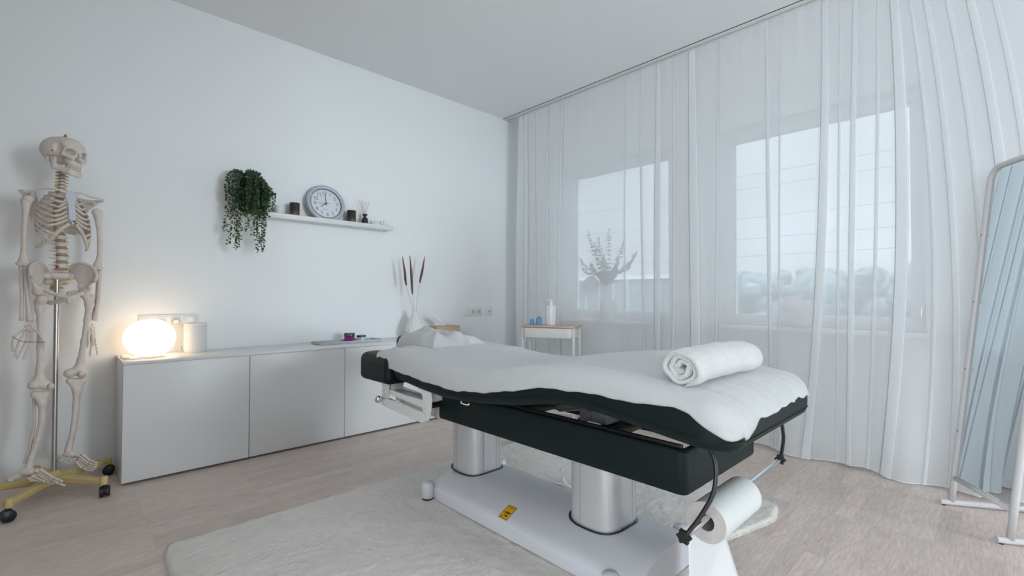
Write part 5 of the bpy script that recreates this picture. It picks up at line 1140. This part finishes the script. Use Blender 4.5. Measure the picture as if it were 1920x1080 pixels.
# helpers
def bone(nm, pts, rad, mm=BONE, par=sk, n=30, seg=12, flat=1.0, sm=180):
    P = spl(pts, n); xs = np.linspace(0, 1, len(rad)); R = np.interp(np.linspace(0, 1, n), xs, rad); m = MB(); m.tube(P, R, seg, flat=flat); return obj(nm, m, mm, par, smooth=sm)
def blob(nm, caps, r_pad, h, mm=BONE, par=sk, k=.006, sub=()):
    """smooth union of capsules/ellipsoids: ('c',a,b,r1,r2) or ('e',c,r)"""
    pts = [];
    for c in caps:
        if c[0] == 'c': pts += [np.array(c[1])-max(c[3:]), np.array(c[1])+max(c[3:]), np.array(c[2])-max(c[3:]), np.array(c[2])+max(c[3:])]
        else: pts += [np.array(c[1])-np.array(c[2]), np.array(c[1])+np.array(c[2])]
    lo = np.min(pts, axis=0)-r_pad; hi = np.max(pts, axis=0)+r_pad
    def f(X, Y, Z):
        d = None
        for c in caps:
            e = sC(X, Y, Z, c[1], c[2], *c[3:]) if c[0] == 'c' else sE(X, Y, Z, c[1], c[2]); d = e if d is None else sU(d, e, k)
        for c in sub: d = sS(d, sC(X, Y, Z, c[1], c[2], *c[3:]) if c[0] == 'c' else sE(X, Y, Z, c[1], c[2]), .003)
        return d
    return sdf_obj(nm, f, lo, hi, h, mm, par)
CY, SY = math.cos(math.radians(20)), math.sin(math.radians(20))
def TP(s, f, z): return Vector((s*CY+f*SY, 3.33+s*SY-f*CY, z))
# skull
C0 = np.array([.010, 3.288, 1.733]); a_ = math.radians(38); F2 = np.array([math.sin(a_), -math.cos(a_), 0]); S2 = np.array([math.cos(a_), math.sin(a_), 0]); U2 = np.array([0, 0, 1.])
tl_ = math.radians(5); S3 = S2*math.cos(tl_)-U2*math.sin(tl_); U3 = U2*math.cos(tl_)+S2*math.sin(tl_)
def sk_xf(v): return C0+S3*v[0]*1.04+F2*v[1]+U3*v[2]
def skull(X, Y, Z):
    A = np.abs(X); d = sE(X, Y, Z, (0, -.014, .008), (.068, .084, .064)); d = sU(d, sE(X, Y, Z, (0, .040, .004), (.052, .042, .052)), .02)
    d = sU(d, sE(A, Y, Z, (.045, -.03, -.005), (.028, .045, .045)), .02)
    d = sU(d, sE(X, Y, Z, (0, .052, -.045), (.036, .030, .048)), .015); d = sU(d, sE(X, Y, Z, (0, .066, -.074), (.028, .024, .022)), .010)
    d = sU(d, sC(A, Y, Z, (.012, .080, .000), (.042, .066, -.002), .008), .008); d = sU(d, sC(A, Y, Z, (.026, .080, -.048), (.050, .056, -.036), .012, .010), .008)
    d = sU(d, sC(A, Y, Z, (.047, .062, -.004), (.053, .052, -.036), .006), .004)
    d = sU(d, sC(A, Y, Z, (.052, .052, -.038), (.069, .012, -.042), .0055), .003); d = sU(d, sC(A, Y, Z, (.069, .012, -.042), (.062, -.018, -.042), .0055, .009), .004)
    d = sU(d, sC(A, Y, Z, (.056, -.025, -.045), (.052, -.022, -.068), .011, .007), .006); d = sU(d, sE(X, Y, Z, (0, -.03, -.045), (.04, .045, .02)), .015)
    d = sU(d, sC(X, Y, Z, (0, .084, -.014), (0, .094, -.032), .0065), .004)
    d = sS(d, sE(A, Y, Z, (.0295, .072, -.021), (.0190, .036, .0170)), .003); d = sS(d, sE(X, Y, Z, (0, .088, -.050), (.0095, .038, .0145)), .002); d = sS(d, sE(A, Y, Z, (.0065, .088, -.057), (.0085, .036, .0085)), .002)
    d = sS(d, sE(A, Y, Z, (.058, .040, -.010), (.009, .022, .03)), .004); d = sS(d, sE(A, Y, Z, (.046, .026, -.075), (.020, .030, .030)), .004)
    return d
o = sdf_obj('skull', skull, (-.085, -.11, -.11), (.085, .125, .08), .0032, BONE, sk, xf=sk_xf); skl = o
def jaw(X, Y, Z):
    A = np.abs(X); d = sC(A, Y, Z, (.052, -.006, -.045), (.049, .008, -.092), .0075, .009)
    d = sU(d, sC(A, Y, Z, (.050, .014, -.050), (.049, .014, -.092), .006, .008), .012)
    for z in (-.108, -.122): d = sU(d, sC(A, Y, Z, (.048, .012, z+.018), (.020, .072, z-.004), .0085), .008); d = sU(d, sC(A, Y, Z, (.020, .072, z-.004), (0, .080, z-.006), .0085, .010), .008)
    return d
sdf_obj('jaw', jaw, (-.075, -.03, -.15), (.075, .10, -.03), .003, BONE, sk, xf=sk_xf)
for nm, zc, R_t in (('upper_teeth', -.0905, (.0305, .078)), ('lower_teeth', -.1005, (.0290, .076))):
    m = MB(); rws = []
    for i in range(113):
        t_ = -1.25+2.5*i/112; g = .0011*(abs(math.sin(i/112*pi*14))**.5); x = R_t[0]*math.sin(t_)/math.sin(1.25)*.95; y = .046+(R_t[1]+.012-.046)*math.cos(t_*1.02); n_ = Vector((math.sin(t_), math.cos(t_), 0))
        rws.append([sk_xf((x+n_.x*o_, y+n_.y*o_, zc+z)) for o_, z in ((-.006, .0045), (.000+g, .0048), (.0012+g, 0), (.000+g, -.0046), (-.006, -.0044))])
    m.grid(rws, cv=True); obj(nm, m, mat('tooth_white', (.66, .62, .56), .3) if 'tooth_white' not in MATS else MATS['tooth_white'], skl, smooth=180)
m = MB(); m.tube([sk_xf((0, -.01, .070)), sk_xf((0, -.01, .079)), sk_xf((0, -.01, .083)), sk_xf((0, -.01, .090))], [.011, .008, .005, .004], 6); obj('hanging_bolt', m, mat('brass', (.45, .26, .08), .35, metal=.8), sk, smooth=30)
m = MB(); m.tube([sk_xf((-.060, -.002, .002)), sk_xf((-.0635, .012, -.024))], .0028, 8); obj('jaw_spring', m, DMETAL, skl)
m = MB(); m.tube([sk_xf((-.064, -.022, .024)), sk_xf((-.070, -.022, .025))], .0038, 8); obj('skull_clip', m, DMETAL, skl)
m = MB(); m.tube([sk_xf(v) for v in [(-.0667*math.cos(q), -.012+.0835*math.sin(q), .026) for q in np.linspace(-.2, 1.15, 20)]], .0008, 5); obj('cut_line', m, CAVE, skl, smooth=180)
for s_ in (-1, 1):
    m = MB(); m.tube([sk_xf((s_*.030, .060, -.078)), sk_xf((s_*.034, .055, -.112))], .0015, 6); obj('jaw_wire', m, DRED, skl)
# spine
VZ = []   # (z, radius, height, kind)
for i in range(7): VZ.append((1.640-.0165*i, .0105+.0006*i, .0105, 'c'))
for i in range(12): VZ.append((1.5215-.0166*i-.0002*i*i*.35, .0125+.0006*i, .0125+.0003*i, 't'))
for i in range(5): VZ.append((1.297-.0362*i, .0205+.0008*i, .0215, 'l'))
def spine_f(z): return interp(z, [1.05, 1.12, 1.20, 1.30, 1.40, 1.48, 1.54, 1.60, 1.66], [-.02, .012, .016, -.004, -.028, -.026, -.006, .006, .002])
for i, (z, r, h, kd) in enumerate(VZ):
    f = spine_f(z); m = MB(); c = TP(0, f, z); m.lathe([(r*.94, -h/2), (r, -h/2+.001), (r*.90, 0), (r, h/2-.001), (r*.94, h/2)], c, 18)
    L_ = {'c': .021, 't': .026, 'l': .040}[kd]
    for s_ in (-1, 1): m.tube([TP(s_*r*.5, f-r*.8, z+.001), TP(s_*L_, f-r-.006, z+.003)], [.0045, .003], 7)
    m.tube([TP(0, f-r*.7, z), TP(0, f-r-.020, z-.008)], [.005, .0035], 7)
    v = obj('vertebra', m, BONE, sk, smooth=40)
    zn = VZ[i+1][0]+VZ[i+1][2]/2 if i+1 < len(VZ) else 1.128
    z1 = z-h/2; fm = spine_f((z1+zn)/2); rd = r*(.97 if kd == 'l' else .9); m = MB(); m.lathe([(rd*.96, zn), (rd, (z1+zn)/2), (rd*.96, z1)], TP(0, fm, 0), 18); obj('disc', m, DISC, sk, smooth=180)
    for s_ in (-1, 1):
        m = MB(); zz_ = (z1+zn)/2; e = {'c': .026, 't': .024, 'l': .033}[kd]; m.tube([TP(s_*r*.6, fm-r*.5, zz_), TP(s_*(r+.003), fm-r*.2, zz_-.001), TP(s_*e, fm-.002, zz_-.004)], [.0035, .0032, .0018], 6); obj('nerve_root', m, NERVE, v, smooth=180)
m = MB(); m.ell(TP(-.019, spine_f(1.145)+.010, 1.147), (.008, .006, .006), 12, 8); obj('prolapsed_disc', m, DRED, sk, smooth=180)
# ribs, cartilage, sternum
SFz = lambda z: interp(z, [1.33, 1.515], [.118, .088])
for i in range(12):
    zb = VZ[7+i][0]+.002; Wd = [.050, .067, .079, .087, .093, .098, .101, .102, .101, .098, .088, .072][i]; dr = [.032, .045, .056, .066, .077, .088, .100, .112, .122, .128, .085, .055][i]
    Df = [.058, .068, .075, .080, .083, .085, .087, .088, .087, .085, .08, .07][i]; fb = spine_f(zb)-.008; thE = [2.9, 2.8, 2.65, 2.55, 2.45, 2.35, 2.25, 2.15, 2.08, 2.0, 1.5, 1.1][i]
    fc = fb+Df-.004
    for s_ in (-1, 1):
        P = []
        for k in range(15):
            th = .12+(thE-.12)*k/14; P.append(TP(-.008*math.sin(th)+s_*Wd*math.sin(th)**.85, fc-Df*math.cos(th)*(1.0 if th < pi/2 else 1.0), zb-dr*(1-math.cos(th))/2*1.0))
        m = MB(); R_r = [.0032+.0012*math.sin(pi*k/39) for k in range(40)]; m.tube(spl(P, 40), R_r, 8, flat=1.9); bm_ = m.bm
        rb = obj('rib', m, BONE, sk, smooth=180)
        if i < 10:
            e = P[-1]; zs_ = [1.508, 1.490, 1.468, 1.446, 1.422, 1.400, 1.380, 1.366, 1.352, 1.344][i]
            if i < 7: tgt = TP(s_*.014, SFz(zs_), zs_); mid = (Vector(e)+tgt)/2+Vector((0, 0, -.004 if i < 3 else .0)); mid.z = (e.z+tgt.z)/2-(.006 if i > 3 else 0)
            else: tgt = TP(s_*[.052, .072, .088][i-7]-.004, [.108, .090, .066][i-7], [1.303, 1.272, 1.246][i-7]); mid = (Vector(e)+tgt)/2+Vector((0, 0, -.003))
            bone('rib_cartilage', [e, mid, tgt], [.0042, .0045, .0042], CART, rb, 14, 8, flat=1.5)
for s_ in (-1, 1):
    bone('costal_arch', [TP(s_*.013, .124, 1.358), TP(s_*.040-.003, .116, 1.326), TP(s_*.066-.004, .098, 1.284), TP(s_*.088-.006, .066, 1.246), TP(s_*.097-.008, .035, 1.236)], [.0055, .0062, .0062, .0055, .004], CART, sk, 26, 9, flat=1.5)
def stn(X, Y, Z):
    d = sE(X, Y, Z, (0, 0, .065), (.024, .006, .026)); d = sU(d, sC(X, Y, Z, (0, 0, .06), (0, .0, -.045), .012, .015), .012); d = sU(d, sC(X, Y, Z, (0, 0, -.05), (0, 0, -.078), .010, .005), .008)
    return np.maximum(d, np.abs(Y)-.0055)
tf = math.radians(11)
sdf_obj('sternum', stn, (-.03, -.012, -.09), (.03, .012, .1), .0028, STERN, sk, xf=lambda v: np.array(TP(v[0], .108+v[1]-v[2]*.19, 1.437+v[2])))
m = MB(); m.ell(TP(.002, .128, 1.372), (.004, .004, .004), 8, 6); obj('sternum_screw', m, DMETAL, sk, smooth=180)
# shoulder girdle
for s_, acr in ((-1, Vector((-.135, 3.265, 1.502))), (1, Vector((.163, 3.368, 1.520)))):
    bone('clavicle', [TP(s_*.018, .088, 1.517), TP(s_*.055, .075, 1.527), TP(s_*.10, .035, 1.524), acr], [.0075, .0055, .005, .006], n=20, seg=9)
    # scapula: blade behind the ribs, spine and acromion
    A = [TP(s_*.155, .005, 1.50), TP(s_*.12, -.035, 1.515), TP(s_*.075, -.072, 1.525), TP(s_*.055, -.088, 1.47), TP(s_*.070, -.090, 1.40), TP(s_*.085, -.080, 1.375), TP(s_*.115, -.045, 1.44), TP(s_*.135, -.012, 1.475)]
    m = MB(); c = sum(A, Vector())/8; th = TP(0, -.004, 0)-TP(0, 0, 0); a1 = [m.v(p) for p in A]; a2 = [m.v(p+th) for p in A]; ca, cb = m.v(c), m.v(c+th)
    for k in range(8): m.bm.faces.new((a1[k], a1[(k+1) % 8], ca)); m.bm.faces.new((a2[(k+1) % 8], a2[k], cb)); m.bm.faces.new((a1[(k+1) % 8], a1[k], a2[k], a2[(k+1) % 8]))
    sc_ = obj('scapula', m, BONE, sk, smooth=60)
    bone('acromion', [TP(s_*.070, -.085, 1.498), TP(s_*.11, -.065, 1.512), TP(s_*.145, -.03, 1.512), acr+Vector((0, .004, -.010))], [.003, .005, .0065, .007], par=sc_, n=18, seg=8)
    bone('coracoid', [TP(s_*.125, -.005, 1.492), TP(s_*.118, .022, 1.497), TP(s_*.128, .035, 1.488)], [.006, .006, .004], par=sc_, n=12, seg=8)
# arms
for sd in 'RL':
    h = K['hum_'+sd]; b = K['ball_'+sd]; o = bone('humerus', h, [.012, .0235, .016, .0125, .0118, .0115, .012, .014, .020, .022], n=34, seg=14)
    m = MB(); m.ell(Vector(b)*.35+Vector(h[1])*.65+Vector((0, 0, .018)), (.022, .022, .021), 16, 10); obj('humeral_head', m, BONE, o, smooth=180)
    e = Vector(h[-1]); m = MB(); m.tube([e+Vector((-.021, -.006, .004)), e+Vector((-.012, -.008, -.004)), e+Vector((0, -.008, -.001)), e+Vector((.012, -.006, -.005)), e+Vector((.021, -.004, .004))], [.010, .0125, .0095, .0125, .009], 14); obj('elbow_condyle', m, BONE, o, smooth=180)
    bone('ulna', K['ulna_'+sd], [.0125, .012, .0085, .0075, .007, .007, .0085], n=24); bone('radius', K['rad_'+sd], [.0105, .0085, .008, .0085, .0085, .010, .0145], n=24)
    hd = blob('carpals', [('e', p, (.0082, .0078, .0075)) for p in K['carp_'+sd]], .004, .003, k=.002)
    for q, fg in enumerate(K['hand_'+sd]):
        fg = [Vector(p) for p in fg]; P = []; 
        bone('metacarpal', fg[:3] if q < 4 else fg[:2], [.0062, .0042, .0060], par=hd, n=10, seg=8)
        js = fg[2:] if q < 4 else fg[1:]
        if q < 4: a0, a1, a2 = js[0], js[1], js[2]; segs = [(a0, a0.lerp(a1, .8)), (a0.lerp(a1, .84), a1.lerp(a2, .35)), (a1.lerp(a2, .42), a2)]
        else: segs = [(js[0], js[1]), (js[1], js[2]), (js[2], js[3])]
        for c, d in segs:
            m = MB(); u = (d-c); m.tube([c+u*t_ for t_ in (.03, .15, .5, .85, .97)], [.0035, .0056, .0036, .0048, .003], 8); obj('phalanx', m, BONE, hd, smooth=180)
P = [Vector(K['hand_R'][q][2]) + Vector((0, -.004, 0)) for q in range(4)]+[Vector(K['hand_R'][4][3])+Vector((0, -.004, .004))]
m = MB(); m.tube([P[0]+Vector((-.006, 0, .002))]+P+[P[-1]+Vector((.008, 0, 0))], .0011, 6); obj('finger_elastic', m, BLACK, sk)
# pelvis
def blade(A, B, nm):
    A = spl(A, 24); B = spl(B, 24); m = MB(); rws = []
    for k in range(13):
        t_ = k/12; rws.append([a.lerp(b, t_)+TP(0, -.016*math.sin(pi*t_), 0)-TP(0, 0, 0) for a, b in zip(A, B)])
    m.grid(rws); o = obj(nm, m, BONE, sk, smooth=180); md = o.modifiers.new('t', 'SOLIDIFY'); md.thickness = .011; md.offset = 0; s2 = o.modifiers.new('s', 'SUBSURF'); s2.levels = s2.render_levels = 1; return o
for sd in 'RL':
    o = blade(K['il_'+sd][0], K['il_'+sd][1], 'ilium')
    bone('iliac_crest', K['il_'+sd][0], [.007, .0085, .0085, .008, .008], par=o, n=26, seg=10)
    A = K['acet_'+sd]; r_ = K['ram_'+sd]; s_ = K['isc_'+sd]; lw = K['il_'+sd][1]
    caps = [('e', tuple(np.array(A)+(0, .006, .004)), (.026, .024, .026)), ('c', lw[0], A, .010, .018), ('c', lw[1], A, .014, .020), ('c', lw[2], A, .010, .016)]
    for a, b in zip(r_[:-1], r_[1:]): caps.append(('c', a, b, .0095, .0085))
    for a, b in zip(s_[:-1], s_[1:]): caps.append(('c', a, b, .0105, .009))
    caps += [('c', A, r_[0], .016, .011), ('c', A, s_[0], .016, .012)]
    hdp = K['femhead_'+sd]; blob('hip_bone', caps, .006, .0038, k=.008, sub=[('e', tuple(np.array(hdp)), (.0235, .0235, .0235))])
m = MB(); m.ell(Vector(K['ram_R'][-1]).lerp(Vector(K['ram_L'][-1]), .5)+Vector((0, -.002, -.006)), (.008, .010, .017), 12, 8); obj('pubic_symphysis', m, CART, sk, smooth=180)
sc = [('c', tuple(TP(-.050, -.012, 1.098)), tuple(TP(.050, -.012, 1.098)), .018, .018), ('c', tuple(TP(-.020, .002, 1.102)), tuple(TP(.020, .002, 1.102)), .020, .020), ('c', tuple(TP(-.036, -.028, 1.07)), tuple(TP(.036, -.028, 1.07)), .017, .017), ('c', tuple(TP(-.014, -.044, 1.04)), tuple(TP(.014, -.044, 1.04)), .012, .012), ('c', tuple(TP(0, -.046, 1.03)), tuple(TP(0, -.030, .995)), .011, .006)]
blob('sacrum', sc, .005, .004, k=.012)
for s_, f_0, z in ((-.028, .012, 1.085), (-.024, -.008, 1.062), (-.019, -.026, 1.040), (.028, .012, 1.085), (.023, -.008, 1.062), (.017, -.026, 1.040)):
    m = MB(); m.ell(TP(s_, f_0, z), (.0085, .005, .004), 8, 6); obj('sacral_nerve', m, NERVE, sk, smooth=180)
# legs
for sd in 'RL':
    fm = K['fem_'+sd]; hd = Vector(K['femhead_'+sd]); c = K['cond_'+sd]; tr = Vector(fm[0])
    blob('femur', [('e', tuple(hd), (.0225, .0225, .0225)), ('c', tuple(hd), fm[1], .013, .016), ('c', fm[0], fm[1], .014, .016)]+[('c', a, b, r1, r2) for a, b, r1, r2 in zip(fm[1:-1], fm[2:], (.0165, .0145, .0135, .015), (.0145, .0135, .015, .021))]+[('c', fm[-1], c[0], .018, .020), ('c', fm[-1], c[1], .018, .020), ('e', c[0], (.020, .024, .020)), ('e', c[1], (.020, .024, .020))], .006, .0045, k=.012)
    m = MB(); m.ell(K['pat_'+sd], (.012, .009, .015), 12, 8); obj('kneecap', m, BONE, sk, smooth=180)
    tb_ = K['tib_'+sd]; th_ = K['tibhead_'+sd]
    blob('tibia', [('c', th_[0], th_[1], .014, .014), ('c', th_[0], tb_[1], .012, .014), ('c', th_[1], tb_[1], .012, .014)]+[('c', a, b, r1, r2) for a, b, r1, r2 in zip(tb_[:-1], tb_[1:], (.016, .0145, .0125, .011, .0115), (.0145, .0125, .011, .0115, .016))], .006, .0042, k=.010)
    bone('fibula', K['fib_'+sd], [.009, .0055, .0055, .006, .006, .010], n=26, seg=9)
    ca = K['calc_'+sd]; md_ = K['mid_'+sd]
    ft = blob('heel_bone', [('e', ca[0], (.014, .018, .015)), ('c', ca[0], ca[1], .014, .013), ('c', ca[1], ca[2], .013, .013)], .005, .0036, k=.008)
    blob('ankle_bone', [('e', ca[2], (.016, .016, .016)), ('e', ca[3], (.016, .016, .012)), ('c', ca[2], ca[3], .013, .013), ('c', ca[3], md_[0], .012, .011)], .005, .0036, par=ft, k=.01)
    for p in md_: m = MB(); m.ell(p, (.0135, .0135, .0105), 12, 8); obj('tarsal', m, BONE, ft, smooth=180)
    for fg in K['toes_'+sd]:
        fg = [Vector(p) for p in fg]; bone('metatarsal', fg[:3], [.0085, .0056, .0074], par=ft, n=10, seg=8)
        for c_, d_ in ((fg[2], fg[3]), (fg[3], fg[4])):
            m = MB(); u = d_-c_; m.tube([c_+u*t_ for t_ in (.06, .2, .55, .85, .98)], [.004, .0062, .0044, .0058, .004], 8); obj('toe_phalanx', m, BONE, ft, smooth=180)
